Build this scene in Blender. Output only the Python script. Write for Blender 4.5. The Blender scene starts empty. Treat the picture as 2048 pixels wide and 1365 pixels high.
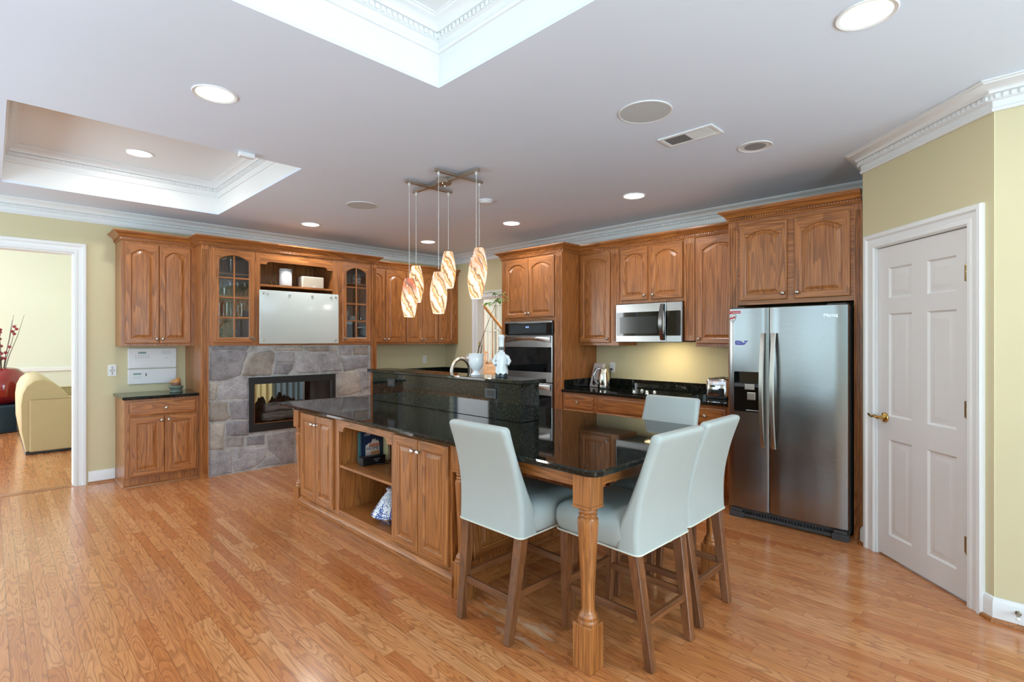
import bpy, math, random
from mathutils import Vector, Matrix
random.seed(7)
PI = math.pi
sc = bpy.context.scene
C = sc.collection

def lin(c):
    return tuple((x/255/12.92) if x/255 <= 0.04045 else ((x/255+0.055)/1.055)**2.4 for x in c)

# ------------------------------------------------------------------ camera
cam_d = bpy.data.cameras.new('camera')
cam = bpy.data.objects.new('camera', cam_d)
C.objects.link(cam)
cam.location = (0, 0, 1.43)
cam.rotation_euler = (PI/2, 0, -PI/4)
cam_d.sensor_width = 36.0
cam_d.lens = 36.0*1041.5/2048
cam_d.shift_y = -2.5/2048
cam_d.clip_start = 0.02
sc.camera = cam

# ------------------------------------------------------------------ view
vs = sc.view_settings
vs.view_transform = 'Standard'
vs.look = 'None'
vs.gamma = 1.0
vs.use_curve_mapping = False
vs.exposure = 0.0
sc.cycles.max_bounces = 10
sc.cycles.diffuse_bounces = 5
sc.cycles.glossy_bounces = 5
sc.cycles.transparent_max_bounces = 16
sc.cycles.sample_clamp_indirect = 6.0
sc.cycles.caustics_reflective = False
sc.cycles.caustics_refractive = False

# ------------------------------------------------------------------ world: pale sky over lawn, seen through the windows
world = bpy.data.worlds.new('daylight')
sc.world = world
world.use_nodes = True
wn = world.node_tree
wn.nodes.clear()
w_out = wn.nodes.new('ShaderNodeOutputWorld')
w_bg = wn.nodes.new('ShaderNodeBackground')
w_tc = wn.nodes.new('ShaderNodeTexCoord')
w_sep = wn.nodes.new('ShaderNodeSeparateXYZ')
w_rmp = wn.nodes.new('ShaderNodeValToRGB')
w_map = wn.nodes.new('ShaderNodeMapRange')
w_map.inputs['From Min'].default_value = -1
w_map.inputs['From Max'].default_value = 1
wn.links.new(w_tc.outputs['Generated'], w_sep.inputs[0])
wn.links.new(w_sep.outputs['Z'], w_map.inputs['Value'])
wn.links.new(w_map.outputs[0], w_rmp.inputs[0])
e = w_rmp.color_ramp.elements
e[0].position = 0.40; e[0].color = (0.05, 0.09, 0.03, 1)
e[1].position = 0.56; e[1].color = (0.45, 0.75, 0.97, 1)
m_ = e.new(0.49); m_.color = (0.10, 0.20, 0.06, 1)
wn.links.new(w_rmp.outputs[0], w_bg.inputs['Color'])
w_bg.inputs['Strength'].default_value = 1.6
wn.links.new(w_bg.outputs[0], w_out.inputs[0])

def area(name, loc, direction, sx, sy, power, col=(1, 1, 1), shape='RECTANGLE', parent=None, spread=None):
    d = bpy.data.lights.new(name, 'AREA')
    d.shape = shape; d.size = sx
    if shape in ('RECTANGLE', 'ELLIPSE'): d.size_y = sy
    d.energy = power; d.color = col
    if spread: d.spread = spread
    o = bpy.data.objects.new(name, d); C.objects.link(o)
    q = Vector(direction).to_track_quat('-Z', 'Z' if abs(direction[2]) < 0.9 else 'Y')
    o.rotation_euler = q.to_euler()
    o.location = loc
    if parent is not None:
        o.parent = parent
        o.location = Vector(loc) - BASE[parent.name]
    return o
BASE = {}
SKYC = (0.66, 0.86, 1.0)
# daylight arriving through the windows of the breakfast area (behind and beside the camera)
area('window_daylight', (-2.36, -0.15, 1.48), (1, 0, .12), 1.9, 1.9, 8, SKYC)
area('window_daylight', (-2.36, 2.55, 1.48), (1, 0, .12), 1.9, 1.9, 28, SKYC)
area('window_daylight', (-2.36, 5.1, 1.48), (1, 0, .12), 1.7, 1.9, 38, SKYC)
area('window_daylight', (-0.3, -2.96, 1.38), (0, 1, .15), 1.9, 2.1, 170, SKYC)
area('window_daylight', (2.1, -2.96, 1.48), (0, 1, .15), 1.7, 1.9, 60, SKYC)
# added upward-facing lamps outside those windows, put there to brighten the ceiling
area('ceiling_fill', (-4.7, 2.4, 0.02), (0, 0, 1), 4.2, 9.0, 900, (0.62, 0.83, 1.0))
area('ceiling_fill', (0.7, -5.3, 0.02), (0, 0, 1), 6.5, 4.2, 760, (0.62, 0.83, 1.0))
# daylight in the living room and the stair hall, plus a fill for the family room
area('living_room_daylight', (-4.2, 10.0, 1.7), (1, 0, 0), 2.6, 2.4, 210, (0.95, 0.98, 1.0))
area('living_room_daylight', (-1.6, 13.0, 1.7), (0, -1, 0), 2.0, 2.5, 110, (0.95, 0.98, 1.0))
area('family_room_fill', (1.75, 8.4, 1.6), (1, .25, 0), 2.0, 1.8, 75, (0.95, 0.98, 1.0))  # added fill lamp inside the room, brightens the curtains behind the firebox
area('stair_hall_daylight', (8.45, 9.15, 1.65), (0, -1, 0), 0.8, 1.2, 14, (0.95, 0.98, 1.0))
area('stair_hall_daylight', (9.45, 6.0, 1.9), (-1, 0, 0), 2.4, 2.2, 170, (1.0, 0.99, 0.97))

# ------------------------------------------------------------------ materials
def nt(name):
    m = bpy.data.materials.new(name); m.use_nodes = True
    t = m.node_tree
    b = t.nodes['Principled BSDF']
    return m, t, b
def N(t, typ, **kw):
    n = t.nodes.new(typ)
    for k, v in kw.items(): setattr(n, k, v)
    return n
def L(t, a, b): t.links.new(a, b)
def M_(t, op, a, b=None, c=None):
    n = N(t, 'ShaderNodeMath', operation=op)
    for i, v in enumerate((a, b, c)):
        if v is None: continue
        if isinstance(v, (int, float)): n.inputs[i].default_value = v
        else: L(t, v, n.inputs[i])
    return n.outputs[0]
def ramp(t, fac, stops, interp='LINEAR'):
    r = N(t, 'ShaderNodeValToRGB')
    r.color_ramp.interpolation = interp
    els = r.color_ramp.elements
    while len(els) > 1: els.remove(els[-1])
    els[0].position = stops[0][0]; els[0].color = (*stops[0][1], 1)
    for p, c in stops[1:]:
        x = els.new(p); x.color = (*c, 1)
    L(t, fac, r.inputs[0])
    return r.outputs[0]
def mixc(t, fac, a, b, mode='MIX'):
    n = N(t, 'ShaderNodeMix', data_type='RGBA', blend_type=mode)
    for i, v in ((0, fac), (6, a), (7, b)):
        if isinstance(v, (int, float)): n.inputs[i].default_value = v
        elif isinstance(v, tuple): n.inputs[i].default_value = (*v, 1)
        else: L(t, v, n.inputs[i])
    return n.outputs[2]
def noise(t, vec, scale, detail=2, rough=0.5, dim='3D', dist=0.0):
    n = N(t, 'ShaderNodeTexNoise', noise_dimensions=dim)
    n.inputs['Scale'].default_value = scale; n.inputs['Detail'].default_value = detail
    n.inputs['Roughness'].default_value = rough; n.inputs['Distortion'].default_value = dist
    L(t, vec, n.inputs['Vector'])
    return n.outputs['Fac']
def objvec(t, rand=True):
    tc = N(t, 'ShaderNodeTexCoord')
    v = tc.outputs['Object']
    if rand:
        oi = N(t, 'ShaderNodeObjectInfo')
        r = M_(t, 'MULTIPLY', oi.outputs['Random'], 37.0)
        a = N(t, 'ShaderNodeVectorMath', operation='ADD')
        L(t, v, a.inputs[0]); L(t, r, a.inputs[1]); v = a.outputs[0]
    return v
def scalev(t, v, s):
    a = N(t, 'ShaderNodeVectorMath', operation='MULTIPLY')
    L(t, v, a.inputs[0]); a.inputs[1].default_value = s
    return a.outputs[0]
def bump(t, b, h, strength, dist=0.002):
    n = N(t, 'ShaderNodeBump')
    n.inputs['Strength'].default_value = strength; n.inputs['Distance'].default_value = dist
    L(t, h, n.inputs['Height']); L(t, n.outputs[0], b.inputs['Normal'])

def plain(name, rgb, rough=0.5, metal=0.0, coat=0.0, emit=0.0, spec=0.5, vary=0.0, vscale=6.0):
    m, t, b = nt(name)
    c = lin(rgb)
    b.inputs['Base Color'].default_value = (*c, 1)
    b.inputs['Roughness'].default_value = rough
    b.inputs['Metallic'].default_value = metal
    b.inputs['Coat Weight'].default_value = coat
    b.inputs['Specular IOR Level'].default_value = spec
    if emit:
        b.inputs['Emission Color'].default_value = (*c, 1)
        b.inputs['Emission Strength'].default_value = emit
    if vary:
        f = noise(t, objvec(t), vscale, 3)
        L(t, mixc(t, f, tuple(x*(1-vary) for x in c), tuple(min(1, x*(1+vary)) for x in c)), b.inputs['Base Color'])
    return m

def oak(name, axis, a, b_, dark, rings=22, rough=0.34):
    m, t, b = nt(name)
    v = objvec(t)
    s = [7.5, 7.5, 7.5]; s[axis] = 0.42
    n1 = noise(t, scalev(t, v, tuple(s)), 1.0, 1.6, 0.42, dist=0.2)
    ring = M_(t, 'FRACT', M_(t, 'MULTIPLY', n1, rings))
    s2 = [190, 190, 190]; s2[axis] = 5
    n2 = noise(t, scalev(t, v, tuple(s2)), 1.0, 2, 0.6)
    s3 = [30, 30, 30]; s3[axis] = 1.2
    n3 = noise(t, scalev(t, v, tuple(s3)), 1.0, 2, 0.5)
    rc = ramp(t, ring, [(0, lin(a)), (0.5, lin(b_)), (0.78, lin(dark)), (0.94, lin(dark)), (1, lin(a))])
    base = mixc(t, 0.5, mixc(t, n3, lin(a), lin(b_)), rc)
    st = ramp(t, n2, [(0.36, lin(dark)), (0.56, (1, 1, 1))])
    col = mixc(t, 0.42, base, mixc(t, 1.0, base, st, 'MULTIPLY'))
    L(t, col, b.inputs['Base Color'])
    b.inputs['Roughness'].default_value = rough
    b.inputs['Coat Weight'].default_value = 0.25
    b.inputs['Coat Roughness'].default_value = 0.2
    bump(t, b, n2, 0.12, 0.001)
    return m
OA, OB, OD = (192, 126, 66), (164, 99, 48), (106, 61, 27)
OAK = [oak('oak_grain_x', 0, OA, OB, OD), oak('oak_grain_y', 1, OA, OB, OD), oak('oak_grain_z', 2, OA, OB, OD)]
OX, OY, OZ = OAK
STOOLW = oak('walnut_stained_wood', 2, (142, 90, 54), (120, 74, 42), (86, 52, 28), rings=4, rough=0.35)
STOOLH = oak('walnut_stained_rail', 0, (142, 90, 54), (120, 74, 42), (86, 52, 28), rings=4, rough=0.35)
STOOLV = oak('walnut_stained_rail_deep', 1, (142, 90, 54), (120, 74, 42), (86, 52, 28), rings=4, rough=0.35)
PALEOAK = oak('pale_oak', 0, (214, 165, 105), (196, 142, 84), (160, 108, 60), rings=6)
PALEOAKZ = oak('pale_oak_upright', 2, (214, 165, 105), (196, 142, 84), (160, 108, 60), rings=6)

def floor_mat(name, a, b_, dark, tones, W=0.057, LEN=0.85, rough=0.2):
    m, t, b = nt(name)
    tc = N(t, 'ShaderNodeTexCoord')
    sp = N(t, 'ShaderNodeSeparateXYZ'); L(t, tc.outputs['Object'], sp.inputs[0])
    X = M_(t, 'DIVIDE', sp.outputs['X'], W)
    row = M_(t, 'FLOOR', X)
    wr = N(t, 'ShaderNodeTexWhiteNoise', noise_dimensions='1D'); L(t, row, wr.inputs['W'])
    yo = M_(t, 'DIVIDE', M_(t, 'MULTIPLY_ADD', wr.outputs['Value'], 3.7, sp.outputs['Y']), LEN)
    col = M_(t, 'FLOOR', yo)
    cb = N(t, 'ShaderNodeCombineXYZ'); L(t, row, cb.inputs[0]); L(t, col, cb.inputs[1])
    wp = N(t, 'ShaderNodeTexWhiteNoise', noise_dimensions='2D'); L(t, cb.outputs[0], wp.inputs['Vector'])
    v1 = wp.outputs['Value']
    # grain per board
    g = N(t, 'ShaderNodeCombineXYZ')
    L(t, M_(t, 'MULTIPLY_ADD', v1, 31.0, M_(t, 'MULTIPLY', sp.outputs['X'], 13.0)), g.inputs[0])
    L(t, M_(t, 'MULTIPLY_ADD', v1, 57.0, M_(t, 'MULTIPLY', sp.outputs['Y'], 1.7)), g.inputs[1])
    L(t, M_(t, 'MULTIPLY', v1, 91.0), g.inputs[2])
    n1 = noise(t, g.outputs[0], 1.0, 1.5, 0.45, dist=0.3)
    ring = M_(t, 'FRACT', M_(t, 'MULTIPLY', n1, 15.0))
    g2 = N(t, 'ShaderNodeCombineXYZ')
    L(t, M_(t, 'MULTIPLY', sp.outputs['X'], 230.0), g2.inputs[0])
    L(t, M_(t, 'MULTIPLY', sp.outputs['Y'], 7.0), g2.inputs[1]); L(t, v1, g2.inputs[2])
    n2 = noise(t, g2.outputs[0], 1.0, 2, 0.6)
    tone = ramp(t, v1, [(i/(len(tones)-1), lin(c)) for i, c in enumerate(tones)])
    rfac = ramp(t, ring, [(0, (0, 0, 0)), (0.5, (0.18,)*3), (0.84, (0.85,)*3), (0.95, (0.85,)*3), (1, (0, 0, 0))])
    c1 = mixc(t, M_(t, 'MULTIPLY', rfac, 0.62), tone, lin(dark))
    st = ramp(t, n2, [(0.36, lin(dark)), (0.55, (1, 1, 1))])
    c2 = mixc(t, 0.22, c1, mixc(t, 1.0, c1, st, 'MULTIPLY'))
    fx = M_(t, 'FRACT', X); fy = M_(t, 'FRACT', yo)
    ex = M_(t, 'MINIMUM', fx, M_(t, 'SUBTRACT', 1.0, fx))
    ey = M_(t, 'MULTIPLY', M_(t, 'MINIMUM', fy, M_(t, 'SUBTRACT', 1.0, fy)), LEN/W)
    gap = M_(t, 'LESS_THAN', M_(t, 'MINIMUM', ex, ey), 0.014)
    c3 = mixc(t, M_(t, 'MULTIPLY', gap, 0.75), c2, lin((70, 36, 16)))
    # bare, bleached patches worn by the stool at the long side of the island
    dx = M_(t, 'MULTIPLY', M_(t, 'SUBTRACT', sp.outputs['X'], 1.86), 6.0); dy = M_(t, 'MULTIPLY', M_(t, 'SUBTRACT', sp.outputs['Y'], 1.84), 2.4)
    rad = M_(t, 'SQRT', M_(t, 'ADD', M_(t, 'MULTIPLY', dx, dx), M_(t, 'MULTIPLY', dy, dy)))
    wn_ = noise(t, scalev(t, tc.outputs['Object'], (16.0, 5.0, 1.0)), 1.0, 4, 0.6)
    wq = N(t, 'ShaderNodeMapRange'); wq.inputs['From Min'].default_value = 0.42; wq.inputs['From Max'].default_value = 0.60
    L(t, M_(t, 'SUBTRACT', wn_, M_(t, 'MULTIPLY', rad, 0.16)), wq.inputs['Value'])
    wear = M_(t, 'MULTIPLY', M_(t, 'LESS_THAN', rad, 1.0), wq.outputs[0])
    c3 = mixc(t, M_(t, 'MULTIPLY', wear, 0.6), c3, lin((206, 186, 160)))
    L(t, c3, b.inputs['Base Color'])
    rr = M_(t, 'MULTIPLY_ADD', n2, 0.14, rough-0.05)
    L(t, rr, b.inputs['Roughness'])
    b.inputs['Coat Weight'].default_value = 0.3
    b.inputs['Coat Roughness'].default_value = 0.16
    hh = M_(t, 'SUBTRACT', M_(t, 'MULTIPLY', n2, 0.25), gap)
    bump(t, b, hh, 0.12, 0.001)
    return m
FLOORM = floor_mat('oak_strip_floor', None, None, (140, 84, 48),
                   [(204, 134, 82), (212, 146, 92), (192, 120, 68), (216, 154, 102), (204, 134, 78), (186, 112, 62)])

def granite():
    m, t, b = nt('black_granite')
    v = objvec(t)
    vo = N(t, 'ShaderNodeTexVoronoi'); vo.inputs['Scale'].default_value = 240
    L(t, v, vo.inputs['Vector'])
    n = noise(t, v, 60, 3)
    sp = ramp(t, vo.outputs['Color'], [(0.77, (0, 0, 0)), (0.90, (1, 1, 1))])
    spn = M_(t, 'MULTIPLY', sp, M_(t, 'GREATER_THAN', n, 0.44))
    c = mixc(t, n, lin((8, 11, 11)), lin((24, 30, 28)))
    c = mixc(t, M_(t, 'MULTIPLY', spn, 0.5), c, lin((124, 116, 88)))
    L(t, c, b.inputs['Base Color'])
    b.inputs['Roughness'].default_value = 0.035
    b.inputs['Specular IOR Level'].default_value = 0.42
    return m
GRANITE = granite()

def paint(name, rgb, rough=0.6):
    m, t, b = nt(name)
    v = objvec(t, False)
    n = noise(t, v, 1.3, 2)
    c = lin(rgb)
    L(t, mixc(t, n, tuple(x*0.97 for x in c), tuple(min(1, x*1.03) for x in c)), b.inputs['Base Color'])
    b.inputs['Roughness'].default_value = rough
    b.inputs['Specular IOR Level'].default_value = 0.35
    bump(t, b, noise(t, v, 260, 2), 0.03, 0.001)
    return m
WALLP = paint('khaki_wall_paint', (212, 202, 164))
LIVP = paint('pale_yellow_wall_paint', (226, 230, 214))
CEILP = paint('white_ceiling_paint', (226, 237, 252), 0.7)
TRIMP = paint('white_trim_paint', (232, 234, 234), 0.35)
DOORP = paint('white_door_paint', (224, 223, 222), 0.4)

def steel(name, rgb=(160, 161, 161), rough=0.24, axis=2, wav=0.0):
    m, t, b = nt(name)
    v = objvec(t)
    s = [320, 320, 320]; s[axis] = 3
    n = noise(t, scalev(t, v, tuple(s)), 1.0, 2, 0.6)
    c = lin(rgb)
    L(t, mixc(t, n, tuple(x*0.9 for x in c), tuple(min(1, x*1.08) for x in c)), b.inputs['Base Color'])
    b.inputs['Metallic'].default_value = 1.0
    L(t, M_(t, 'MULTIPLY_ADD', n, 0.1, rough-0.05), b.inputs['Roughness'])
    if wav:
        n2 = noise(t, scalev(t, v, (2.2, 2.2, 0.3)), 1.6, 0)
        bump(t, b, n2, 1.0, wav)
    return m
STEEL = steel('brushed_stainless_steel', axis=1)
STEELV = steel('brushed_stainless_door', axis=1, rough=0.24, wav=0.012)
NICKEL = steel('brushed_nickel', (192, 184, 172), 0.3)
CHROME = plain('polished_chrome', (220, 222, 224), 0.08, 1.0)
HINGEM = plain('antique_brass', (172, 156, 118), 0.3, 1.0)
BRASS = plain('polished_brass', (205, 170, 100), 0.18, 1.0)
PEWTER = plain('aged_pewter', (150, 138, 116), 0.35, 1.0, vary=0.3, vscale=60)
BLACKG = plain('black_glass', (8, 9, 10), 0.04, spec=0.6)
BLACKP = plain('black_plastic', (18, 18, 19), 0.4)
BLACKM = plain('matte_black_metal', (20, 20, 20), 0.5)
CHARCOAL = plain('charcoal_plastic', (66, 68, 70), 0.45)
WHITEP = plain('white_plastic', (232, 233, 234), 0.35)
CREAMP = plain('cream_plastic', (214, 205, 188), 0.5)
GREYP = plain('grey_plastic', (150, 154, 156), 0.5)
LEATHER = plain('pale_grey_leather', (177, 186, 183), 0.40, spec=0.45, vary=0.03, vscale=9)
PIPING = plain('cream_piping', (216, 218, 206), 0.5)
PORC = plain('white_porcelain', (228, 232, 236), 0.12, coat=0.4)
GLASSBOARD = plain('frosted_white_glass', (206, 214, 210), 0.18)
DARKIN = plain('sooty_firebox', (26, 24, 22), 0.9)

def glass(name, tint=(0.96, 0.98, 0.97), ior=1.45, add=0.0):
    m = bpy.data.materials.new(name); m.use_nodes = True
    t = m.node_tree; t.nodes.clear()
    o = N(t, 'ShaderNodeOutputMaterial'); mx = N(t, 'ShaderNodeMixShader')
    tr = N(t, 'ShaderNodeBsdfTransparent'); gl = N(t, 'ShaderNodeBsdfGlossy')
    fr = N(t, 'ShaderNodeFresnel'); fr.inputs['IOR'].default_value = ior
    tr.inputs[0].default_value = (*tint, 1); gl.inputs['Roughness'].default_value = 0.02
    L(t, M_(t, 'ADD', fr.outputs[0], add), mx.inputs[0])
    L(t, tr.outputs[0], mx.inputs[1]); L(t, gl.outputs[0], mx.inputs[2])
    L(t, mx.outputs[0], o.inputs[0])
    return m
PANE = glass('clear_pane_glass', (0.9, 0.92, 0.91), 1.5, 0.03)
TUMBLER = glass('clear_drinking_glass', (0.86, 0.9, 0.9), 1.5, 0.05)

def stone_mat(name, mortar=False):
    m, t, b = nt(name)
    v = objvec(t, False)
    at = N(t, 'ShaderNodeAttribute', attribute_name='tint')
    n = noise(t, v, 9, 6, 0.65); n2 = noise(t, v, 70, 4, 0.7)
    c = mixc(t, 1.0, at.outputs['Color'], ramp(t, n, [(0.3, (0.62, 0.60, 0.58)), (0.55, (1, 1, 1)), (0.75, (1.2, 1.14, 1.05))]), 'MULTIPLY')
    c = mixc(t, 0.55, c, mixc(t, 1.0, c, ramp(t, n2, [(0.3, (0.5, 0.5, 0.5)), (0.6, (1.15, 1.15, 1.15))]), 'MULTIPLY'))
    L(t, c, b.inputs['Base Color'])
    b.inputs['Roughness'].default_value = 0.85
    bump(t, b, M_(t, 'ADD', n, M_(t, 'MULTIPLY', n2, 0.35)), 0.6, 0.012)
    return m
STONE = stone_mat('fieldstone')

def attr_mat(name, rough=0.5, coat=0.0):
    m, t, b = nt(name)
    at = N(t, 'ShaderNodeAttribute', attribute_name='tint')
    L(t, at.outputs['Color'], b.inputs['Base Color'])
    b.inputs['Roughness'].default_value = rough
    b.inputs['Coat Weight'].default_value = coat
    return m
TINTED = attr_mat('printed_colours', 0.45)
GLAZED = attr_mat('glazed_colours', 0.15, 0.5)

def shade_mat(name, redness, seed, strength):
    m, t, b = nt(name)
    tc = N(t, 'ShaderNodeTexCoord')
    sp = N(t, 'ShaderNodeSeparateXYZ'); L(t, tc.outputs['Object'], sp.inputs[0])
    ang = M_(t, 'DIVIDE', M_(t, 'ARCTAN2', sp.outputs['Y'], sp.outputs['X']), 2*PI)
    wob = noise(t, tc.outputs['Object'], 16, 3)
    s = M_(t, 'ADD', M_(t, 'MULTIPLY_ADD', ang, 4.0, seed), M_(t, 'MULTIPLY_ADD', sp.outputs['Z'], 6.5, M_(t, 'MULTIPLY', wob, 1.1)))
    f = M_(t, 'FRACT', s)
    amber = lin((214, 138, 40)); white = (1.0, 0.84, 0.58); brown = lin((96, 48, 18))
    c = ramp(t, f, [(0, white), (0.26, (1, .93, .82)), (0.40, amber), (0.50, lin((240, 186, 90))), (0.62, white), (0.70, amber), (0.76, brown), (0.84, amber), (0.92, white), (1, white)])
    if redness:
        up = N(t, 'ShaderNodeMapRange'); up.inputs['From Min'].default_value = 0.0; up.inputs['From Max'].default_value = 0.10
        L(t, sp.outputs['Z'], up.inputs['Value'])
        rr = ramp(t, f, [(0, lin((196, 60, 40))), (0.4, lin((224, 110, 50))), (0.75, lin((110, 30, 22))), (1, lin((196, 60, 40)))])
        c = mixc(t, M_(t, 'MULTIPLY', up.outputs[0], redness), c, rr)
    b.inputs['Base Color'].default_value = (.25, .2, .14, 1)
    L(t, c, b.inputs['Emission Color'])
    b.inputs['Emission Strength'].default_value = strength
    b.inputs['Roughness'].default_value = 0.08
    return m
LENSM = plain('lit_lamp_lens', (255, 250, 238), 0.5, emit=7.0)

# ------------------------------------------------------------------ mesh builder
def IDENT(u, w, z): return (u, w, z)
def FN(yf): return lambda u, w, z: (u, yf - w, z)          # faces -y, u runs along x
def FE(xf): return lambda u, w, z: (xf - w, u, z)          # faces -x, u runs along y
S2 = math.sqrt(0.5)
PK = 3.47
def FP(u, w, z):                                           # the angled pantry wall: u = distance from the camera plane
    s = u*math.sqrt(2)
    return ((s + PK)/2 - w*S2, (s - PK)/2 + w*S2, z)

class MB:
    def __init__(s, T=IDENT):
        s.v = []; s.f = []; s.mi = []; s.ti = []; s.T = T; s.m = 0; s.tint = None
    def add(s, pts, faces, mi=None):
        o = len(s.v)
        s.v += [s.T(*p) for p in pts]
        for k, f in enumerate(faces):
            s.f.append(tuple(i + o for i in f))
            s.mi.append(mi[k] if isinstance(mi, list) else (s.m if mi is None else mi))
            s.ti.append(s.tint)
        return s
    def box(s, a0, b0, c0, a1, b1, c1, ch=0.0, mi=None):
        a0, a1 = min(a0, a1), max(a0, a1); b0, b1 = min(b0, b1), max(b0, b1); c0, c1 = min(c0, c1), max(c0, c1)
        ch = min(ch, (a1-a0)*.45, (b1-b0)*.45, (c1-c0)*.45)
        if ch <= 0:
            p = [(a0, b0, c0), (a1, b0, c0), (a1, b1, c0), (a0, b1, c0), (a0, b0, c1), (a1, b0, c1), (a1, b1, c1), (a0, b1, c1)]
            return s.add(p, [(3, 2, 1, 0), (4, 5, 6, 7), (0, 1, 5, 4), (1, 2, 6, 5), (2, 3, 7, 6), (3, 0, 4, 7)], mi)
        A = (a0, a1); B = (b0, b1); Cc = (c0, c1); p = []; ix = {}
        for i in (0, 1):
            for j in (0, 1):
                for k in (0, 1):
                    for ax in range(3):
                        q = [A[i], B[j], Cc[k]]
                        sg = (1 if i == 0 else -1, 1 if j == 0 else -1, 1 if k == 0 else -1)
                        for d in range(3):
                            if d != ax: q[d] += sg[d]*ch
                        ix[i, j, k, ax] = len(p); p.append(tuple(q))
        f = []
        for i in (0, 1): f.append(tuple(ix[i, j, k, 0] for j, k in ((0, 0), (1, 0), (1, 1), (0, 1))))
        for j in (0, 1): f.append(tuple(ix[i, j, k, 1] for i, k in ((0, 0), (1, 0), (1, 1), (0, 1))))
        for k in (0, 1): f.append(tuple(ix[i, j, k, 2] for i, j in ((0, 0), (1, 0), (1, 1), (0, 1))))
        for i in (0, 1):
            for j in (0, 1): f.append((ix[i, j, 0, 0], ix[i, j, 1, 0], ix[i, j, 1, 1], ix[i, j, 0, 1]))
        for i in (0, 1):
            for k in (0, 1): f.append((ix[i, 0, k, 0], ix[i, 1, k, 0], ix[i, 1, k, 2], ix[i, 0, k, 2]))
        for j in (0, 1):
            for k in (0, 1): f.append((ix[0, j, k, 1], ix[1, j, k, 1], ix[1, j, k, 2], ix[0, j, k, 2]))
        for i in (0, 1):
            for j in (0, 1):
                for k in (0, 1): f.append((ix[i, j, k, 0], ix[i, j, k, 1], ix[i, j, k, 2]))
        return s.add(p, f, mi)
    def prism(s, poly, c0, c1, axis='z', mi=None):
        """poly in the two other axes: z -> (u,w); w -> (u,z); u -> (w,z)"""
        n = len(poly)
        def P(q, c): return {'z': (q[0], q[1], c), 'w': (q[0], c, q[1]), 'u': (c, q[0], q[1])}[axis]
        p = [P(q, c0) for q in poly] + [P(q, c1) for q in poly]
        f = [tuple(range(n-1, -1, -1)), tuple(range(n, 2*n))] + [(i, (i+1) % n, n+(i+1) % n, n+i) for i in range(n)]
        return s.add(p, f, mi)
    def loft(s, loops, caps=True, closed=True, mi=None):
        n = len(loops[0]); p = [q for l in loops for q in l]; f = []
        for k in range(len(loops)-1):
            for i in range(n if closed else n-1):
                a = k*n+i; b = k*n+(i+1) % n
                f.append((a, b, b+n, a+n))
        if caps:
            f.append(tuple(range(n-1, -1, -1))); f.append(tuple(range((len(loops)-1)*n, len(loops)*n)))
        return s.add(p, f, mi)
    def lathe(s, prof, cu, cw, cz=0.0, n=20, axis='z', mi=None, caps=True):
        loops = []
        for r, h in prof:
            l = []
            for i in range(n):
                a = 2*PI*i/n; x, y = r*math.cos(a), r*math.sin(a)
                l.append({'z': (cu+x, cw+y, cz+h), 'w': (cu+x, cw+h, cz+y), 'u': (cu+h, cw+x, cz+y)}[axis])
            loops.append(l)
        return s.loft(loops, caps, True, mi)
    def tube(s, pts, r, n=8, mi=None, closed=False):
        pts = [Vector(p) for p in pts]; loops = []; up = None; K = len(pts)
        rs = r if isinstance(r, (list, tuple)) else [r]*K
        for i, p in enumerate(pts):
            a = pts[i-1] if (i or closed) else p
            b = pts[(i+1) % K] if (i < K-1 or closed) else p
            d = (b-a).normalized()
            if up is None: up = Vector((0, 0, 1)) if abs(d.z) < .9 else Vector((1, 0, 0))
            x = d.cross(up)
            if x.length < 1e-4: x = d.cross(Vector((1, 0.3, 0)))
            x.normalize(); y = x.cross(d).normalized(); up = y
            loops.append([tuple(p + x*rs[i]*math.cos(2*PI*k/n) + y*rs[i]*math.sin(2*PI*k/n)) for k in range(n)])
        if closed: loops.append(loops[0])
        return s.loft(loops, not closed, True, mi)
    def sweep(s, prof, path, side=1, closed=False, mi=None):
        """profile (outward, z) swept on a horizontal path with mitred corners"""
        K = len(path); loops = []
        def nrm(a, b):
            d = Vector((b[0]-a[0], b[1]-a[1])); d.normalize(); return Vector((-d.y, d.x))*side
        for i, p in enumerate(path):
            ns = []
            if i > 0 or closed: ns.append(nrm(path[i-1], p))
            if i < K-1 or closed: ns.append(nrm(p, path[(i+1) % K]))
            if len(ns) == 2:
                m = ns[0]+ns[1]; m = m / max(1e-6, m.dot(ns[0]))
            else: m = ns[0]
            loops.append([(p[0]+m.x*o, p[1]+m.y*o, z) for o, z in prof])
        if closed: loops.append(loops[0])
        return s.loft(loops, not closed, True, mi)
    def dentils(s, path, side, o0, o1, z0, z1, pitch, duty=0.55, closed=False, mi=None):
        P = list(path) + ([path[0]] if closed else [])
        for a, b in zip(P[:-1], P[1:]):
            d = Vector((b[0]-a[0], b[1]-a[1])); ln = d.length; d.normalize(); nn = Vector((-d.y, d.x))*side
            k = max(1, int(ln/pitch)); st = ln/k
            for i in range(k):
                t0 = (i+0.5-duty/2)*st; t1 = (i+0.5+duty/2)*st
                q = [(a[0]+d.x*t+nn.x*o, a[1]+d.y*t+nn.y*o) for t, o in ((t0, o0), (t1, o0), (t1, o1), (t0, o1))]
                s.add([(x, y, z) for z in (z0, z1) for x, y in q], [(3, 2, 1, 0), (4, 5, 6, 7), (0, 1, 5, 4), (1, 2, 6, 5), (2, 3, 7, 6), (3, 0, 4, 7)], mi)
        return s
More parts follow.
